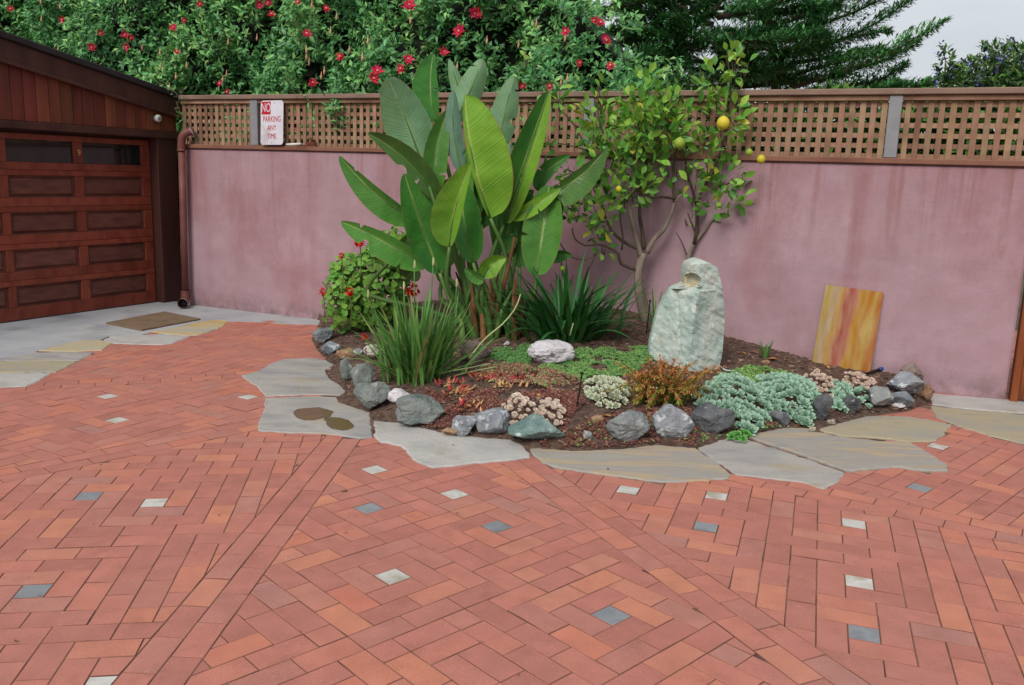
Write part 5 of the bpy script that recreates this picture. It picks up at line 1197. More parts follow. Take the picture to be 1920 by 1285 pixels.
limb([(760,900),(730,830),(715,790)], .008, .004, m=M_TW, dz=(-.02, -.04))
limb([(755,750),(730,660),(710,600),(700,520),(640,440)], .011, .005, m=M_TW, dz=(-.02, -.08))
limb([(710,985),(690,930),(662,880)], .006, .003, m=M_TW, dz=(0, 0))
limb([(830,820),(870,835),(905,830)], .006, .003, m=M_TW, dz=(-.04, -.06))
limb([(800,640),(850,560),(900,530),(960,520),(1010,540)], .007, .004, m=M_TW, dz=(-.05, -.12))
limb([(560,700),(520,540),(500,400),(520,250),(535,160)], .010, .004, m=M_TW, dz=(0, .05))
limb([(420,600),(340,460),(300,330),(300,200)], .010, .004, m=M_TW, dz=(-.08, .0))
ells = [(1213,205,52,48,1.1),(1165,255,52,48,1.1),(1225,250,62,50,1.2),(1118,232,30,46),(1135,300,46,40,.8),(1260,225,40,55,.8),(1258,300,40,36,.6),(1372,118,20,34,1),(1335,160,24,40,1),(1395,128,22,18,.7),(1355,225,40,50,1),(1380,225,24,30,.8),(1325,290,36,46,.9),(1360,330,42,26,.9),(1375,370,30,22,.8),(1335,385,22,20,.6),
        (1178,350,50,34,.7),(1120,390,46,30,.6),(1075,395,24,24,.6),(1050,185,13,26,.9),(1032,270,20,22,.7),(1070,330,30,24,.6),(1100,270,26,24,.6),(1128,432,28,18,.4),(1165,380,24,16,.7),(1300,350,22,36,.5),(1195,300,50,36,.7),(1090,360,24,24,.5),(985,108,7,22,.8),(1390,95,14,10,.4),(1130,470,16,8,.3),(1288,415,8,10,.3),(1210,155,24,20,.9),(1130,185,16,40,.5)]
ells = [(a[0], a[1], a[2], a[3], (a[4] if len(a) > 4 else 1)*(1.7 if a[1] > 320 else 1)) for a in ells]
q = in_px_ellipses(1340, ells, LD_-.10, .24); P = np.array([at(x, y, D) for x, y, D, u in q]); u = np.array([a[3] for a in q])
out_ = unit(np.c_[u[:, 0], u[:, 2], -u[:, 1]]*.9+np.array([0, -.1, .5])+rng.normal(size=(len(P), 3))*.55); nr = unit(rng.normal(size=P.shape)*.5+np.array([0, -.45, .8]))
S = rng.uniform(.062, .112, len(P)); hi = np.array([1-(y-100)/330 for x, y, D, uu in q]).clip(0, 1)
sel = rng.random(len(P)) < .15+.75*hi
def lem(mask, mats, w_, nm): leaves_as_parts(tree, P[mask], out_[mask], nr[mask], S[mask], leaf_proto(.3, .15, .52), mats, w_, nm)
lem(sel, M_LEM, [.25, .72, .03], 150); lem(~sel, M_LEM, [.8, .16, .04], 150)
for x, y, D in ((985, 150, 0), (1050, 215, 0), (1385, 140, 0)): pass
# twiglets from leaf clusters to the branches
for cx, cy, rx, ry, *_ in ells:
    for k in range(3):
        x0, y0 = cx+random.uniform(-.3, .3)*rx, cy+ry*.9; x1, y1 = cx+random.uniform(-.8, .8)*rx, cy-random.uniform(.2, .8)*ry
        a = random.uniform(-.12, .12); P_ = [at(x0, y0, LD_+a), at((x0*.4+x1*.6), (y0+y1)/2, LD_+a*1.2), at(x1, y1, LD_+a*1.4)]
        V, Fs = tube_vf(smooth_line(P_, 6), np.linspace(.0045, .002, 6), 5); part(tree, 'twig', V, Fs, M_TW, True)
limb([(968,150),(985,110),(1040,195),(1060,215)], .003, .002, 'twig', M_TW, zoom=False)
def lemon(x, y, r, cols, ax=(0, 0, 1)):
    C = at(x, y, LD_-.36); k = ppm(C)*r; v = ICO_V.copy(); v[:, 2] *= 1.04; v[:, 2] += .1*np.sign(v[:, 2])*np.exp(-((v[:, 0]**2+v[:, 1]**2)/.05))
    part(tree, 'lemon', v*k+C, ICO_F, cols, True)
M_L1 = mat('ripe lemon', [(204, 182, 48), (216, 196, 66)], scale=6, rough=.45, bump=.25, bscale=60); M_L2 = mat('green lemon', [(120, 150, 46), (146, 168, 60)], scale=5, rough=.45, bump=.2, bscale=60); M_L3 = mat('turning lemon', [(176, 176, 40), (204, 186, 50)], scale=4, rough=.45, bump=.2, bscale=60)
lemon(1356, 231, 12, M_L1); lemon(1274, 269, 10.5, M_L2); lemon(1405, 286, 6.5, M_L2); lemon(1427, 299, 8, M_L3); lemon(1054, 504, 5, M_L2); lemon(1160, 355, 6, M_L3)

# ================================================================== SUCCULENTS, FERN, GROUNDCOVER
def rosette(n=26, wid=.42, cup=.55, e0=84, e1=74):
    V = []; Fs = []
    for k in range(n):
        a = k*2.39996; t = (k+1)/n; r = .12+.88*t**.8; el = math.radians(e0-e1*t**1.15); w_ = wid*(.4+.6*t)*.5
        ca, sa = math.cos(a), math.sin(a); rad = np.array([ca, sa, 0]); tn = np.array([-sa, ca, 0]); L = r
        d = rad*math.cos(el)+np.array([0, 0, 1])*math.sin(el); nn = -rad*math.sin(el)+np.array([0, 0, 1])*math.cos(el); b = len(V)
        V += [rad*.03, d*L*.55-tn*w_+nn*cup*.12, d*L*.55-nn*.05*L, d*L*.55+tn*w_+nn*cup*.12, d*L*.88-tn*w_*.78+nn*cup*.2, d*L*.88+tn*w_*.78+nn*cup*.2, d*L*1.0+nn*cup*.3]
        Fs += [(b, b+2, b+1), (b, b+3, b+2), (b+1, b+2, b+4), (b+2, b+3, b+5), (b+2, b+5, b+4), (b+4, b+5, b+6)]
    return np.array(V), Fs
def ros_mat(name, c0, c1, c2): return mat(name, [c0, c1, c2], scale=11, rough=.6, bump=.05, rnd=.14, hue=.012, spec=.25)
M_TEAL = ros_mat('teal rosette', (120, 158, 136), (150, 182, 158), (176, 200, 180)); M_CREAM = ros_mat('cream rosette', (164, 184, 160), (198, 204, 178), (206, 196, 164)); M_PINK = ros_mat('pinkish rosette', (222, 200, 190), (232, 216, 202), (216, 208, 182)); M_PALE = ros_mat('pale pink rosette', (224, 206, 188), (230, 212, 196), (206, 172, 158)); M_GRN = ros_mat('fresh green rosette', (70, 140, 60), (104, 168, 84), (120, 176, 96))
ROS = {}
def clump(px_poly, n, rpx, m, label, lift=.05, group='succulent clumps', seed=0, mind=.68, name='rosette'):
    r = np.random.default_rng(seed+50); poly = np.array(px_poly, float); lo, hi = poly.min(0), poly.max(0); pts = []; tries = 0
    while len(pts) < n and tries < 6000:
        tries += 1; q_ = r.uniform(lo, hi)
        if in_poly(q_[None], poly)[0] and all((abs(q_[0]-p[0])**2+(1.25*abs(q_[1]-p[1]))**2) > (mind*rpx*1.5)**2*(1 if tries < 4000 else .4) for p in pts): pts.append(q_)
    c = poly.mean(0); base = bedpx(*c); root = thing('succulent', base, label, 'succulent', group)
    if m.name not in ROS: ROS[m.name] = [mesh_of(name, *rosette(26, w_, cu, 84, e1 if not m.name.startswith('p') else 46), m, False) for w_, cu, e1 in ((.52, .35, 74), (.56, .5, 68), (.5, .3, 80))] if not m.name.startswith('p') else [mesh_of(name, *rosette(22, w_, cu, 88, 52), m, False) for w_, cu in ((.95, .9), (1.05, 1.0), (.9, .8))]
    for p in pts:
        ed = np.clip(poly_dist(p[None], poly)[0]/(rpx*2.2), 0, 1); P_ = bedpx(p[0], p[1]+rpx*.4); P_ = P_+np.array([0, -.01, .015+lift*ed]); k = ppm(P_)
        up = unit(np.array([(p[0]-c[0])/(hi[0]-lo[0])*1.1, -.55-.6*(p[1]-c[1])/(hi[1]-lo[1]+1), 1.0])+r.normal(size=3)*.16)
        ax = frames(unit(np.cross(up, r.normal(size=3)))[None], up[None])[0]; s = rpx*k*r.uniform(.65, 1.3)
        o = link(name, ROS[m.name][r.integers(3)], root); o.matrix_basis = Matrix([list(ax[i]*s)+[float(P_[i]-base[i])] for i in range(3)]+[[0, 0, 0, 1]])
    return root
clump([(1308,742),(1330,722),(1350,706),(1385,706),(1425,728),(1445,760),(1440,785),(1400,775),(1370,780),(1320,768)], 84, 14.5, M_TEAL, 'teal rosette succulent mat right of the rusty fern', .09, seed=1)
clump([(1425,712),(1470,704),(1515,716),(1532,740),(1530,775),(1505,795),(1478,778),(1445,765),(1428,738)], 82, 14.5, M_TEAL, 'teal rosette succulent mat left of the pink rosettes', .09, seed=2)
clump([(1378,775),(1402,768),(1432,780),(1430,800),(1405,812),(1380,800)], 14, 14.5, M_TEAL, 'small group of teal rosettes hanging beside the charcoal rock', .04, seed=3)
clump([(1562,715),(1580,712),(1592,740),(1586,770),(1562,772)], 14, 12.5, M_TEAL, 'teal rosettes between the two dark upright rocks', .06, seed=4)
clump([(1598,732),(1618,728),(1624,748),(1632,768),(1612,766)], 5, 13, M_TEAL, 'few teal rosettes just left of the mid grey rock', .05, seed=5)
clump([(1368,820),(1385,812),(1404,812),(1408,822),(1385,828)], 6, 10, M_GRN, 'fresh green rosettes touching the flagstones', .02, seed=6)
clump([(1092,722),(1120,708),(1155,712),(1180,730),(1178,745),(1160,762),(1135,768),(1110,752)], 52, 9.5, M_CREAM, 'cream green rosette mound left of the rusty fern', .06, seed=7)
clump([(942,770),(950,755),(970,745),(990,755),(1004,775),(995,795),(965,808),(946,800)], 34, 9.5, M_PINK, 'pinkish rosette cluster above the left end of the teal rock', .05, seed=8)
clump([(1008,765),(1022,752),(1042,756),(1052,775),(1052,798),(1030,796),(1010,788)], 26, 9.5, M_PINK, 'pinkish rosette cluster above the right end of the teal rock', .05, seed=9)
clump([(1512,708),(1530,700),(1555,712),(1568,738),(1552,748),(1535,738)], 26, 8.5, M_PALE, 'pale pink rosettes right of the teal mats', .05, seed=10)
clump([(1585,702),(1615,705),(1640,722),(1638,738),(1600,728),(1588,738)], 26, 8.5, M_PALE, 'pale pink rosettes below the onyx slab', .05, seed=11)

M_FRG = mat('fern green', [(116, 148, 56), (148, 168, 72)], scale=9, rough=.7, bump=0, rnd=.2, hue=.02, trans=.15); M_FRO = mat('fern rust', [(186, 98, 62), (206, 128, 84), (178, 142, 76)], scale=9, rough=.7, bump=0, rnd=.22, hue=.02, trans=.15); M_BUD = mat('cream bud', [(206, 180, 130), (214, 190, 150)], scale=9, rough=.7, bump=0)
FB_ = bedpx(1238, 748); fern = thing('rusty_fern', FB_, 'rusty orange and green feathery plant in front of the standing stone', 'plant')
lv, lf_ = leaf_tri(.3, .15, .34)
for k in range(84):
    x1 = 1240+random.gauss(0, 50); x1 = min(max(x1, 1140), 1352); y1 = random.uniform(672, 752)+abs(x1-1240)*.12
    if k < 14: y1 = random.uniform(738, 768)
    d = random.uniform(-.28, .06); tip = at(x1, y1, FB_[1]+d); b = FB_+np.array([(x1-1240)*.0012, d*.35, -.01]); mid = (b+tip)/2+np.array([0, 0, .07])
    C = smooth_line([b, mid, tip], 15); V, Fs = tube_vf(C, np.linspace(.004, .0015, 15), 4, False); nst = len(Fs); tn = unit(np.gradient(C, axis=0)); T = []; Dd = []; Sz = []
    for i in range(3, 15):
        for j in range(6):
            T.append(C[i]+(C[i]-C[i-1])*random.random()); Dd.append(unit(tn[i]*.7+rng.normal(size=3)*.6)); Sz.append(random.uniform(.026, .05)*(1.1-.5*i/15))
    v2, f2 = scatter(lv, lf_, frames(np.array(Dd)), np.array(T), np.array(Sz)); me_mi = [0]*nst+[0 if (1-(T[q_][2]-FB_[2])/.3)*.62 > random.random() else 1 for q_ in range(len(T)) for _ in range(len(lf_))]
    b0 = len(V); allV = list(V)+list(v2); allF = list(Fs)+[tuple(int(a)+b0 for a in f) for f in f2]
    fr_ = part(fern, 'frond', allV, allF, [M_FRG, M_FRO], False, mi=me_mi, origin=b)
    if k % 2 == 0:
        for i in (8, 11):
            part(fr_, 'bud', ICO_V[:42]*.008+C[i]+rng.normal(size=3)*.012, [f for f in ICO_F if max(f) < 42] or [(0, 1, 2)], M_BUD, True) if False else None
V = []; Fs = []
for k in range(34):
    c_ = at(1240+random.gauss(0, 45), random.uniform(690, 760), FB_[1]-.16+random.uniform(-.1, .1)); b0 = len(V)
    V += [c_+np.array(a)*.006 for a in ((1, 0, 0), (-1, 0, 0), (0, 1, 0), (0, -1, 0), (0, 0, 1.2), (0, 0, -1.2))]; Fs += [tuple(b0+i for i in f) for f in ((0, 2, 4), (2, 1, 4), (1, 3, 4), (3, 0, 4), (2, 0, 5), (1, 2, 5), (3, 1, 5), (0, 3, 5))]
props(part(fern, 'buds', V, Fs, M_BUD, True), kind='stuff')
M_CRIM = mat('crimson leaf', [(90, 20, 34), (120, 30, 46)], scale=9, rough=.5, bump=0, rnd=.15)
CB = bedpx(1228, 705); crim = thing('crimson_plant', CB, 'small dark crimson leaved plant at the foot of the standing stone', 'plant')
for k in range(12):
    az = random.uniform(2.6, 6.8); V, Fs = strap(CB+np.array([0, -.04, -.01]), az, random.uniform(.2, .8), random.uniform(.12, .2), .022, .9, 6); part(crim, 'leaf', V, Fs, M_CRIM, True)
# red and yellow pointed succulents
M_RR = mat('red succulent leaf', [(150, 44, 42), (176, 78, 64), (164, 56, 52)], scale=12, rough=.55, bump=0, rnd=.2, hue=.015); M_YY = mat('yellow succulent leaf', [(186, 172, 104), (190, 138, 96), (142, 152, 76)], scale=12, rough=.55, bump=0, rnd=.2)
for x, y, n, w_, lab in ((862,738,26,.55,'yellow and red pointed succulent right of the grassy clump'),(838,722,14,.3,'red sprigs of succulent just right of the grassy clump'),(918,712,16,.15,'upright red succulent sprigs in the red groundcover'),(978,712,18,.1,'scarlet succulent sprigs below the white quartz rock'),(903,706,12,.75,'yellow green succulent sprigs behind the red ones'),(952,728,10,.95,'small lime sprigs of succulent among red ones'),(882,764,18,.4,'low red and yellow succulent at the front')):
    b = bedpx(x, y); root = thing('pointed_succulent', b, lab, 'succulent', 'red pointed succulents')
    for k in range(int(n*1.9)):
        o_ = b+np.array([random.gauss(0, .05), random.gauss(0, .045), random.uniform(0, .02)]); az = random.uniform(0, 6.28); V, Fs = strap(o_, az, random.uniform(.4, 1.35), random.uniform(.03, .058), .017, .5, 4, .6); part(root, 'leaf', V, Fs, M_YY if random.random() < w_ else M_RR, False)
# dry leaves on the soil
M_DRY = mat('dry leaf', [(170, 110, 50), (190, 134, 74), (150, 90, 48)], scale=12, rough=.8, bump=.1, rnd=.2)
pv, pf = leaf_proto(.5, .3, .5)
for x, y, s, lab in ((1012,712,.085,'curled orange dry leaf on the red groundcover'),(1006,742,.05,'thin orange dry leaf left of the black stake'),(1460,678,.10,'golden dry leaf lying on bare soil near the green tuft'),(1388,664,.05,'small tan dry leaf near the standing stone'),(1548,690,.055,'pale dry leaf in front of the onyx slab'),(1128,785,.06,'yellow dry leaf below the cream rosettes'),(1133,655,.045,'orange dry leaf at the edge of the green groundcover')):
    b = bedpx(x, y)+np.array([0, 0, .012]); R1 = frames(np.array([[random.uniform(-1, 1), random.uniform(-.5, .5), .1]]))[0]
    props(part(None, 'dry_leaf', (pv@R1.T)*s+b, pf, M_DRY, True), lab, 'leaf', 'dry leaves on the soil')
# groundcover mats
sv = []; sf = []
for k in range(6):
    a = k*math.pi/3; e = .5 if k % 2 else .9; d = np.array([math.cos(a)*math.cos(e), math.sin(a)*math.cos(e), math.sin(e)]); t_ = np.array([-math.sin(a), math.cos(a), 0]); b0 = len(sv)
    sv += [np.zeros(3), d*.6-t_*.22, d*.6+t_*.22, d]; sf += [(b0, b0+2, b0+1), (b0+1, b0+2, b0+3)]
def cover(name, px_poly, n, size, mats, wts, label, hump=.02):
    T = rand_in_bed(n, px_poly); o = np.array([mnoise.noise(Vector((p[0]*9, p[1]*9, 1.3))) for p in T]); T = T[o > -.28]; o = o[o > -.28]
    T[:, 2] += np.maximum(0, o+.2)*hump+rng.uniform(0, .008, len(T)); up = unit(rng.normal(size=T.shape)*.35+np.array([0, -.15, 1])); R_ = frames(unit(np.cross(up, rng.normal(size=T.shape))), up)
    V, Fq = scatter(np.array(sv), np.array(sf), R_, T, rng.uniform(.65, 1.35, len(T))*size); mi = np.repeat(rng.choice(len(mats), len(T), p=np.array(wts)/sum(wts)), len(sf))
    props(link(name, big_mesh(name, V, Fq, mats, False, mi)), label=label, kind='stuff')
M_SG = mat('green sedum', [(88, 142, 82), (118, 170, 100)], scale=9, rough=.7, bump=0, rnd=.28, hue=.015, trans=.1); M_SL = mat('lime sedum', [(128, 164, 92), (156, 186, 108)], scale=9, rough=.7, bump=0, rnd=.25, hue=.015, trans=.1)
M_SR = mat('red sedum', [(134, 82, 74), (160, 106, 92)], scale=9, rough=.8, bump=0, rnd=.28, hue=.02); M_SM = mat('mauve sedum', [(168, 130, 114), (178, 148, 118)], scale=9, rough=.8, bump=0, rnd=.25, hue=.02); M_SD = mat('dark red moss', [(110, 68, 62), (130, 86, 76)], scale=9, rough=.9, bump=0, rnd=.25)
cover('green_groundcover', [(925,658),(990,650),(1000,668),(992,686),(930,684),(915,672)], 1500, .014, [M_SG, M_SL], [.85, .15], 'low green groundcover left of the white quartz rock')
cover('green_groundcover', [(1060,668),(1100,655),(1160,655),(1222,650),(1224,680),(1190,700),(1130,718),(1080,716),(1040,700),(1000,692),(1040,684)], 4200, .014, [M_SG, M_SL], [.5, .5], 'green groundcover between the quartz rock and the standing stone')
cover('green_groundcover', [(1345,705),(1400,690),(1440,694),(1490,704),(1480,720),(1420,722),(1350,716)], 1500, .016, [M_SG, M_SL], [.25, .75], 'green groundcover behind the teal succulents')
cover('red_groundcover', [(905,690),(1000,686),(1080,708),(1100,725),(1060,740),(1000,725),(930,720),(890,712)], 2600, .013, [M_SM, M_SR, M_SL], [.5, .3, .2], 'mauve groundcover below the green carpet')
cover('red_groundcover', [(840,760),(900,735),(960,740),(1010,735),(1085,735),(1095,760),(1060,800),(1075,840),(1000,842),(1050,800),(1000,750),(945,760),(940,800),(880,795),(850,790)], 4600, .011, [M_SR, M_SD, M_SM], [.45, .4, .15], 'dull red mossy groundcover at the front of the bed')
cover('red_groundcover', [(1060,820),(1110,790),(1190,772),(1290,770),(1310,790),(1300,835),(1230,832),(1160,842),(1075,846)], 2400, .011, [M_SR, M_SD, M_SM, M_SL], [.4, .4, .1, .1], 'sparse red groundcover round the front rocks')
cover('red_groundcover', [(760,790),(800,735),(850,750),(860,790),(830,815)], 900, .011, [M_SR, M_SD], [.5, .5], 'red moss beside the wide boulder')
cover('green_groundcover', [(1310,815),(1370,800),(1470,795),(1530,800),(1480,806),(1400,820),(1320,838)], 500, .012, [M_SG, M_SR, M_SL], [.3, .5, .2], 'thin weeds along the flagstones')
# stakes, hose, ring
M_BLK = mat('black plastic', [(22, 22, 24), (34, 34, 36)], scale=9, rough=.5, bump=0); M_BLU = mat('blue plastic', [(40, 66, 130), (54, 82, 150)], scale=9, rough=.45, bump=0); M_CY = mat('pale blue tube', [(160, 186, 190), (180, 200, 202)], scale=9, rough=.4, bump=0)
for p0, p1, lab in (((1080,768),(1091,702),'thin black irrigation stake left of the cream rosettes'),((1211,626),(1219,566),'thin black irrigation stake beside the lemon trunk')):
    a = bedpx(*p0); b = at(*p1, a[1]+.02); V, Fs = tube_vf([a-np.array([0, 0, .04]), b], [.0065, .005], 6); st = thing('irrigation_stake', a, lab, 'stake', 'black irrigation stakes'); part(st, 'stake_rod', V, Fs, M_BLK)
    V, Fs = tube_vf([b, b+np.array([0, 0, .012])], .010, 8); part(st, 'spray_head', V, Fs, M_BLK)
hs = thing('drip_hose', bedpx(1640, 700), 'black drip hose with a blue end lying at the foot of the onyx slab', 'hose')
P = smooth_line([bedpx(1600, 707)+np.array([0, 0, .012]), bedpx(1622, 705)+np.array([0, 0, .016]), bedpx(1640, 700)+np.array([0, 0, .02]), bedpx(1652, 697)+np.array([0, 0, .022])], 12)
V, Fs = tube_vf(P, .009, 8); part(hs, 'hose', V, Fs, M_BLK, True); V, Fs = tube_vf([P[-2], P[-1], P[-1]+(P[-1]-P[-3])*.8], [.012, .015, .012], 8); part(hs, 'blue_end', V, Fs, M_BLU, True)
c = [bedpx(1350, 690), bedpx(1362, 698), bedpx(1378, 699), bedpx(1392, 694)]
V, Fs = tube_vf(smooth_line([p+np.array([0, 0, .012]) for p in c], 12), .006, 7); props(part(None, 'pale_tube', V, Fs, M_CY, True), 'short pale blue curved tube on soil right of the standing stone', 'tube')

D_ = []
for k in range(38):
    x, y = random.uniform(20, 1900), random.uniform(640, 1275); P_ = g(x, y, .003)
    if in_poly(P_[None], BEDPOLY)[0] or in_poly(P_[None], CONCP)[0]: continue
    D_.append(P_)
for x, y in ((30,0),(0,10),(335,571),(330,583),(430,604),(200,640),(70,655),(83,660),(140,637),(575,770),(560,735),(1140,880),(850,835)):
    if y > 560: D_.append(g(x, y, .009))
D_ = np.array(D_); V, Fq = scatter(TET_V*np.array([1, 1, .5]), TET_F, frames(np.c_[rng.normal(size=(len(D_), 2)), rng.normal(size=len(D_))*.1]), D_+np.array([0, 0, .003]), rng.gamma(2, .006, len(D_)).clip(.006, .03))
props(link('leaf_crumbs', big_mesh('leaf_crumbs', V, Fq, M_MULCH)), label='brown leaf crumbs scattered on the paving', kind='stuff')

# ================================================================== BEYOND THE WALL
# flowering vine: a deep hedge of leaves behind the lattice and over the garage roof
M_V1 = mat('vine leaf', [(62, 120, 68), (86, 148, 84), (110, 172, 100)], scale=2.2, rough=.45, bump=0, rnd=.35, hue=.015, trans=.14, spec=.45)
M_V2 = mat('light vine leaf', [(118, 174, 96), (152, 198, 118)], scale=2.2, rough=.45, bump=0, rnd=.3, hue=.02, trans=.18)
M_INN = mat('dark shade backing', [(16, 22, 14), (30, 34, 22), (24, 30, 18)], scale=6, rough=.95, bump=.5)  # shade deep inside the hedge put into the colour
M_VF = mat('vine petals', [(204, 34, 70), (222, 60, 94), (194, 28, 52)], scale=20, rough=.55, bump=0, rnd=.15, hue=.015, trans=.2); M_VB = mat('vine bud', [(206, 150, 120), (214, 170, 130), (206, 110, 110)], scale=20, rough=.6, bump=0, rnd=.15, trans=.1)
vine = thing('flowering_vine', wp(-5, 1.2, 0), 'tall dark green flowering vine with crimson flowers filling the space behind the lattice', 'vine'); VO = np.array(vine.location)
def vfront(s, z):
    return .55+.22*np.maximum(0, z-2.1)+.28*np.sin(s*1.9+z*.8)+.2*np.sin(s*4.3-z*3.1+1)+.12*np.sin(s*9.1+z*6.3)
def srim(z):                             # right rim of the hedge as a function of height
    return np.interp(z, [1.2, 2.1, 2.3, 2.6, 2.9, 4.5], [-1.95, -2.1, -2.2, -2.4, -2.7, -4.4])
n = 11500
s_ = rng.uniform(-12.5, -1.2, n); z_ = rng.uniform(1.5, 4.3, n); jit = .16*np.sin(s_*3)*0+.16*rng.normal(size=n)*.6
keep = s_ < srim(z_)+.12*np.sin(z_*11)+.1*rng.normal(size=n); s_, z_ = s_[keep], z_[keep]; n = len(s_)
gap = np.array([mnoise.noise(Vector((a*1.1, b*1.3, 4.2))) for a, b in zip(s_, z_)]); depth = rng.exponential(.12, n)+np.where(gap < -.18, .55, 0)*rng.random(n)
rimd = np.clip((srim(z_)-s_)/.5, 0, 1); v_ = vfront(s_, z_)+depth+(1-rimd)**2*.5
C = WT*s_[:, None]+WN*(WD+v_)[:, None]; C[:, 2] = z_
px, py = project(C); ok = (px > -120) & (px < 1320) & (py > -60) & (py < 300); C = C[ok]; n = len(C)
axis = unit(-WN*.75+np.array([0, 0, .55])+rng.normal(size=(n, 3))*.5)
m_ = 8; D = []; T = []; Up = []
for k in range(m_):
    rad = unit(np.cross(axis, unit(rng.normal(size=(n, 3))))); d = unit(rad*.85+axis*rng.uniform(.15, .8, (n, 1))); D.append(d); Up.append(unit(axis+rng.normal(size=(n, 3))*.25)); T.append(C+axis*rng.uniform(-.05, .05, (n, 1))+rad*.008)
D, T, Up = np.vstack(D), np.vstack(T), np.vstack(Up); R = frames(D, Up)
S = rng.uniform(.05, .095, len(T)); V, Fq = scatter(*leaf_tri(.3, .25, .42), R, T-VO, S)
tone = np.array([mnoise.noise(Vector(c*1.4)) for c in C]); pl = .14+.42*(tone > .08); light = (rng.random((m_, n)) < pl).ravel()
props(link('foliage', big_mesh('foliage', V, Fq, [M_V1, M_V2], True, np.repeat(light.astype(int), 4)), vine), kind='stuff')
# inner backing of the hedge; near-black colour paints the shade between leaves
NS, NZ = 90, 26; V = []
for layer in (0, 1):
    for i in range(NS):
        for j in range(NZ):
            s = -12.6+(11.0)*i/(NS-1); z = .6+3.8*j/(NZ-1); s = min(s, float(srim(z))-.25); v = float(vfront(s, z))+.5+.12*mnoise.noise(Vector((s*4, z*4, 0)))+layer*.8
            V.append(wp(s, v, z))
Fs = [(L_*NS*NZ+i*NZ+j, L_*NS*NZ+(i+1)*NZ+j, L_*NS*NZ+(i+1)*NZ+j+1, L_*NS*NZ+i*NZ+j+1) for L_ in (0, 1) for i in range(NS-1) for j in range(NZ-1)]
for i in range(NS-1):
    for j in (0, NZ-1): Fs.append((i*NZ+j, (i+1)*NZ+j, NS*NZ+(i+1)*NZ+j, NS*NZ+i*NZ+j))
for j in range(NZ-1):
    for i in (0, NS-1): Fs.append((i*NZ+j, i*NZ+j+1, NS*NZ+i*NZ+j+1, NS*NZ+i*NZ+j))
part(vine, 'shade_backing', V, Fs, M_INN)
def vpt(x, y, out=.1):
    """point on the hedge front under a pixel"""
    v = .6
    for _ in range(10):
        s, z = onwall(x, y, v); v = .5*v+.5*float(vfront(np.array(s), np.array(z))-out)
    return wp(s, v, z)
FL = [(374,8),(508,28),(123,37),(325,52),(768,12),(897,28),(888,24),(505,4),(485,8),(248,72),(190,62),(235,65),(332,98),(612,18),(240,88),(575,65),(764,112),(832,98),(708,135),(700,148),(752,130),(1060,60),(1116,38),(1126,45),(1135,72),(1138,78),(1146,124),(980,160),(1030,162),(412,158),(428,172),(585,156),(56,85),(22,18),(172,88),(560,5),(1085,118),(862,60),(345,38),(640,108)]
pv, pf = leaf_tri(.25, -.15, .42)
for i, (x, y) in enumerate(FL):
    c_ = vpt(x, y, .22); n_ = 14; r = random.uniform(.042, .066)*(1.35 if 690 < x < 910 else 1); ax = unit(np.array([random.uniform(-.5, .5), -1, random.uniform(-.4, .5)])); e1 = unit(np.cross(ax, [0, 0, 1])); e2 = np.cross(ax, e1); d = []
    for k in range(n_):
        a = 2*math.pi*k/n_; d.append(unit(e1*math.cos(a)+e2*math.sin(a)+ax*(.25 if k % 2 else .7)))
    d = np.array(d); V, Fq = scatter(pv, pf, frames(d, np.tile(ax, (n_, 1))), np.tile(c_, (n_, 1)), r*rng.uniform(.65, 1.1, n_))
    f = part(vine, 'flower', V, Fq, M_VF, True, origin=c_); V, Fs = tube_vf([c_, c_+ax*.03], [.006, .009], 6); part(f, 'flower_centre', V, Fs, M_VB)
bx = [(random.uniform(20, 1140), random.uniform(5, 165)) for _ in range(18)]+[(428,80),(482,72),(418,150),(575,95),(580,118),(610,135),(605,145),(330,145),(770,40),(690,78),(655,95),(620,60),(300,100),(350,125),(425,140),(318,165),(575,108)]
for x, y in bx:
    c_ = vpt(x, y, .2); V, Fs = tube_vf(smooth_line([c_+np.array([0, 0, .05]), c_+np.array([0, 0, .02]), c_-np.array([.004, 0, .03])], 6), [.003, .004, .008, .011, .009, .003], 6); part(vine, 'bud', V, Fs, M_VB, True)
# sprays of vine hanging over the lattice
vs_, vf_ = leaf_proto(.3, .2, .42); T = []; D = []
for x0, y0, x1, y1 in ((700,225,735,240),(560,170,590,205),(850,175,870,195),(1010,170,1040,180),(330,190,345,230),(345,165,330,215),(300,150,335,180),(265,140,310,165)):
    a = wp(*[onwall(x0, y0, -.05)[0], -.05, onwall(x0, y0, -.05)[1]]); b = wp(onwall(x1, y1, -.06)[0], -.06, onwall(x1, y1, -.06)[1]); V, Fs = tube_vf(smooth_line([a, (a+b)/2+np.array([0, -.02, .02]), b], 6), .003, 5); part(vine, 'tendril', V, Fs, M_TWIG, True)
    for k in range(9): T.append(a+(b-a)*random.random()+rng.normal(size=3)*.015); D.append(unit(rng.normal(size=3)+np.array([0, -.4, -.2])))
T = np.array(T); V, Fq = scatter(vs_, vf_, frames(np.array(D)), T-VO, rng.uniform(.04, .075, len(T))); props(link('hanging_leaves', big_mesh('hanging_leaves', V, Fq, M_V2, True), vine), kind='stuff')

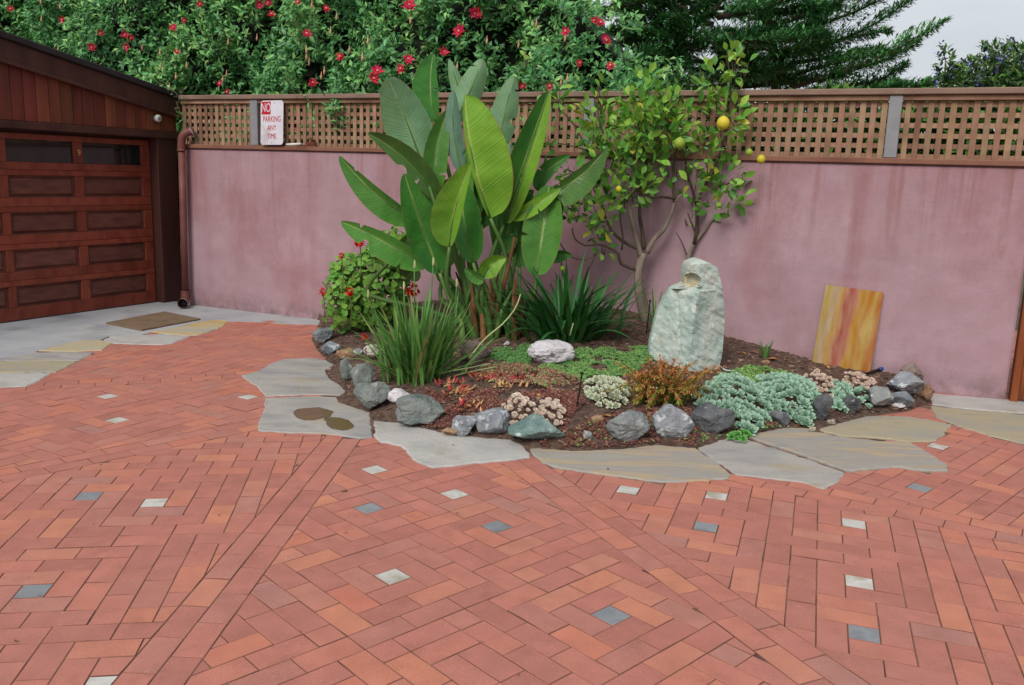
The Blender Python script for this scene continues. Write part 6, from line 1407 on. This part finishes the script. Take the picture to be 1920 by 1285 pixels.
# cypress far behind
M_CB = mat('cypress bark', [(56, 44, 38), (78, 62, 52)], scale=3, rough=.95, bump=.5); M_C1 = mat('cypress needles', [(60, 112, 68), (88, 142, 84)], scale=1.2, rough=.7, bump=0, rnd=.35, hue=.02, trans=.05); M_C2 = mat('bright cypress needles', [(90, 148, 80), (116, 176, 96)], scale=1.2, rough=.7, bump=0, rnd=.3, hue=.02, trans=.08)
CD = 19.
cy = thing('cypress_tree', at(1212, 420, CD)*np.array([1, 1, 0]), 'dark spreading cypress tree rising behind the lattice at upper right', 'tree'); CO = np.array(cy.location)
for pts, r0, r1 in (([(1216,330),(1214,200),(1210,110),(1190,40),(1165,-40)], .30, .22), ([(1452,330),(1455,170),(1452,110),(1440,40),(1430,-60)], .14, .08), ([(1214,190),(1260,90),(1330,20),(1400,-50)], .14, .06)):
    V, Fs = tube_vf(smooth_line([at(x, y, CD+.3) for x, y in pts], 12), np.linspace(r0, r1, 12), 9); part(cy, 'trunk', V, Fs, M_CB, True)
limbs = [((1470,170),(1560,140),(1640,112),(1757,48),.3), ((1455,110),(1560,80),(1640,45),(1705,2),.28), ((1450,70),(1540,45),(1620,15),(1690,-22),.3), ((1460,150),(1540,125),(1600,110),(1655,100),.24), ((1440,100),(1520,85),(1590,72),(1655,60),.22), ((1500,172),(1590,160),(1650,150),(1690,128),.24), ((1560,175),(1610,168),(1660,160),(1700,158),.15), ((1640,178),(1690,170),(1720,164),(1745,154),.13), ((1600,178),(1640,172),(1668,163),(1682,156),.12),((1480,120),(1540,110),(1590,102),(1640,92),.2),((1470,40),(1540,20),(1590,-5),(1640,-30),.3),((1540,150),(1610,128),(1660,112),(1712,84),.26)]
for k in range(64):
    x0 = random.choice([1110, 1150, 1195, 1210, 1300, 1350, 1400, 1450])+random.gauss(0, 14); y0 = random.uniform(-20, 172); L = random.uniform(90, 190)*(1 if random.random() < .72 else -.8)
    rise = random.uniform(.05, .4); limbs.append(((x0, y0), (x0+L*.35, y0-rise*abs(L)*.2), (x0+L*.7, y0-rise*abs(L)*.55), (x0+L, y0-rise*abs(L)), random.uniform(.16, .3)))
T = []; D = []; S = []; B = []
for li, (p0, p1, p2, p3, w_) in enumerate(limbs):
    if p3[0] < 1105 or p3[0] > 1600 and li > 11: continue
    dd = random.uniform(-1.6, 1.6) if li > 11 else random.uniform(-.4, .4); P = smooth_line([at(p[0], p[1], CD+dd+.3*i*random.uniform(-.5, .5)) for i, p in enumerate((p0, p1, p2, p3))], 18)
    V, Fs = tube_vf(P, np.linspace(.055, .008, 18), 5); part(cy, 'branch', V, Fs, M_CB, True)
    tn = unit(np.gradient(P, axis=0)); Ltot = np.linalg.norm(P[-1]-P[0])
    for i in range(1, 18):
        f = i/17; tl = w_*(1.5*(1-f)**.8+.35)*(1 if f < .9 else .6)
        for k in range(10):
            side = rng.normal(size=3)*np.array([1, 1, .45]); side -= tn[i]*(side@tn[i]); d = unit(unit(side)*.6+tn[i]*.9+np.array([0, 0, .16])); o = P[i]+(P[i]-P[i-1])*random.random()
            for q_ in range(8):
                T.append(o+d*tl*(q_+random.random())/6); D.append(unit(d+rng.normal(size=3)*.55+tn[i]*.3)); S.append(random.uniform(.08, .17)); B.append(1 if random.random() < .2+.2*(li < 12) else 0)
T, D, S, B = np.array(T), np.array(D), np.array(S), np.array(B)
V, Fq = scatter(*leaf_tri(.15, .1, .3), frames(D), T-CO, S); props(link('foliage', big_mesh('foliage', V, Fq, [M_C1, M_C2], False, np.repeat(B, 4)), cy), kind='stuff')

# shrubs behind the lattice
def shrub(label, ells, D, dy, n, size, mats, wts, base, name='shrub', proto=None, twigs=14, cat='shrub', flowers=None, group=None, up=.35):
    b = at(*base, D)*np.array([1, 1, 0]); root = thing(name, b, label, cat, group); q = in_px_ellipses(n, ells, D, dy); P = np.array([at(x, y, d) for x, y, d, u in q]); u = np.array([a[3] for a in q])
    dr = unit(np.c_[u[:, 0], u[:, 2], -u[:, 1]]*.6+np.array([0, -.15, up])+rng.normal(size=(n, 3))*.6); V, Fq = scatter(*(proto or leaf_tri(.3, .2, .4)), frames(dr, unit(rng.normal(size=(n, 3))*.5+np.array([0, -.4, .8]))), P-b, rng.uniform(.7, 1.3, n)*size)
    k = len((proto or leaf_tri())[1]); mi = np.repeat(rng.choice(len(mats), n, p=np.array(wts)/sum(wts)), k); props(link('foliage', big_mesh('foliage', V, Fq, mats, False, mi), root), kind='stuff')
    for t in range(twigs):
        e = ells[t % len(ells)]; x1, y1 = e[0]+random.uniform(-.7, .7)*e[2], e[1]+random.uniform(-.9, .5)*e[3]; tip = at(x1, y1, D+random.uniform(-.5, .5)*dy)
        V, Fs = tube_vf(smooth_line([b+np.array([random.uniform(-.1, .1), 0, .0]), (b+tip)/2+np.array([random.uniform(-.2, .2), 0, .3]), tip], 8), np.linspace(.02, .004, 8), 5); part(root, 'stem', V, Fs, M_TW, True)
    if flowers:
        m, nf, fe, r = flowers; q = in_px_ellipses(nf, fe, D-.1, dy)
        for x, y, d, u in q:
            c_ = at(x, y, d); k_ = 22; dv = unit(rng.normal(size=(k_, 3))); pp = c_+dv*r*rng.uniform(.3, 1, (k_, 1))*np.array([.7, .7, 1.3]); V, Fq = scatter(*leaf_tri(.2, .2, .8), frames(dv), pp, np.full(k_, r*.5)); part(root, 'flower_head', V, Fq, m, False, origin=c_)
    return root
M_CE = mat('ceanothus leaf', [(56, 84, 44), (84, 112, 60)], scale=4, rough=.55, bump=0, rnd=.3, hue=.02, trans=.1); M_CEF = mat('violet blossom', [(104, 104, 160), (130, 130, 184), (90, 90, 150)], scale=20, rough=.7, bump=0, rnd=.15)
M_SH1 = mat('shrub leaf', [(78, 122, 50), (108, 150, 66)], scale=3, rough=.55, bump=0, rnd=.35, hue=.02, trans=.12); M_SH2 = mat('dark shrub leaf', [(28, 58, 28), (46, 82, 36)], scale=3, rough=.6, bump=0, rnd=.3, hue=.015, trans=.08)
shrub('violet flowering bush rising above the lattice at the far right', [(1850,150,80,40),(1905,130,50,45),(1772,125,14,36,.6),(1790,150,26,26,.7),(1845,105,9,26,.6),(1800,165,60,26),(1880,170,80,40),(1880,100,30,24,.6)], 7.6, .45, 3600, .06, [M_CE, M_SH1, M_SH2], [.5, .3, .2], (1850, 420), 'ceanothus_bush', flowers=(M_CEF, 38, [(1850,135,80,40),(1905,115,40,40),(1765,130,12,40),(1843,92,8,18),(1790,130,24,20)], .055), cat='bush')
shrub('green shrub seen through the lattice left of the right grey post', [(1560,235,120,66),(1450,250,80,50),(1610,265,60,40)], 8.0, .5, 5200, .10, [M_SH1, M_SH2], [.45, .55], (1540, 440), cat='bush')
shrub('green shrub seen through the lattice right of the right grey post', [(1750,245,80,60),(1860,250,110,66)], 7.5, .45, 5200, .095, [M_SH1, M_SH2], [.5, .5], (1800, 440), cat='bush')
shrub('dark green shrub peeping over the fence below the cypress', [(1285,165,45,26),(1250,200,60,50),(1350,200,60,30),(1330,240,90,50)], 8.6, .5, 4200, .075, [M_SH1, M_SH2], [.2, .8], (1290, 420), cat='bush')
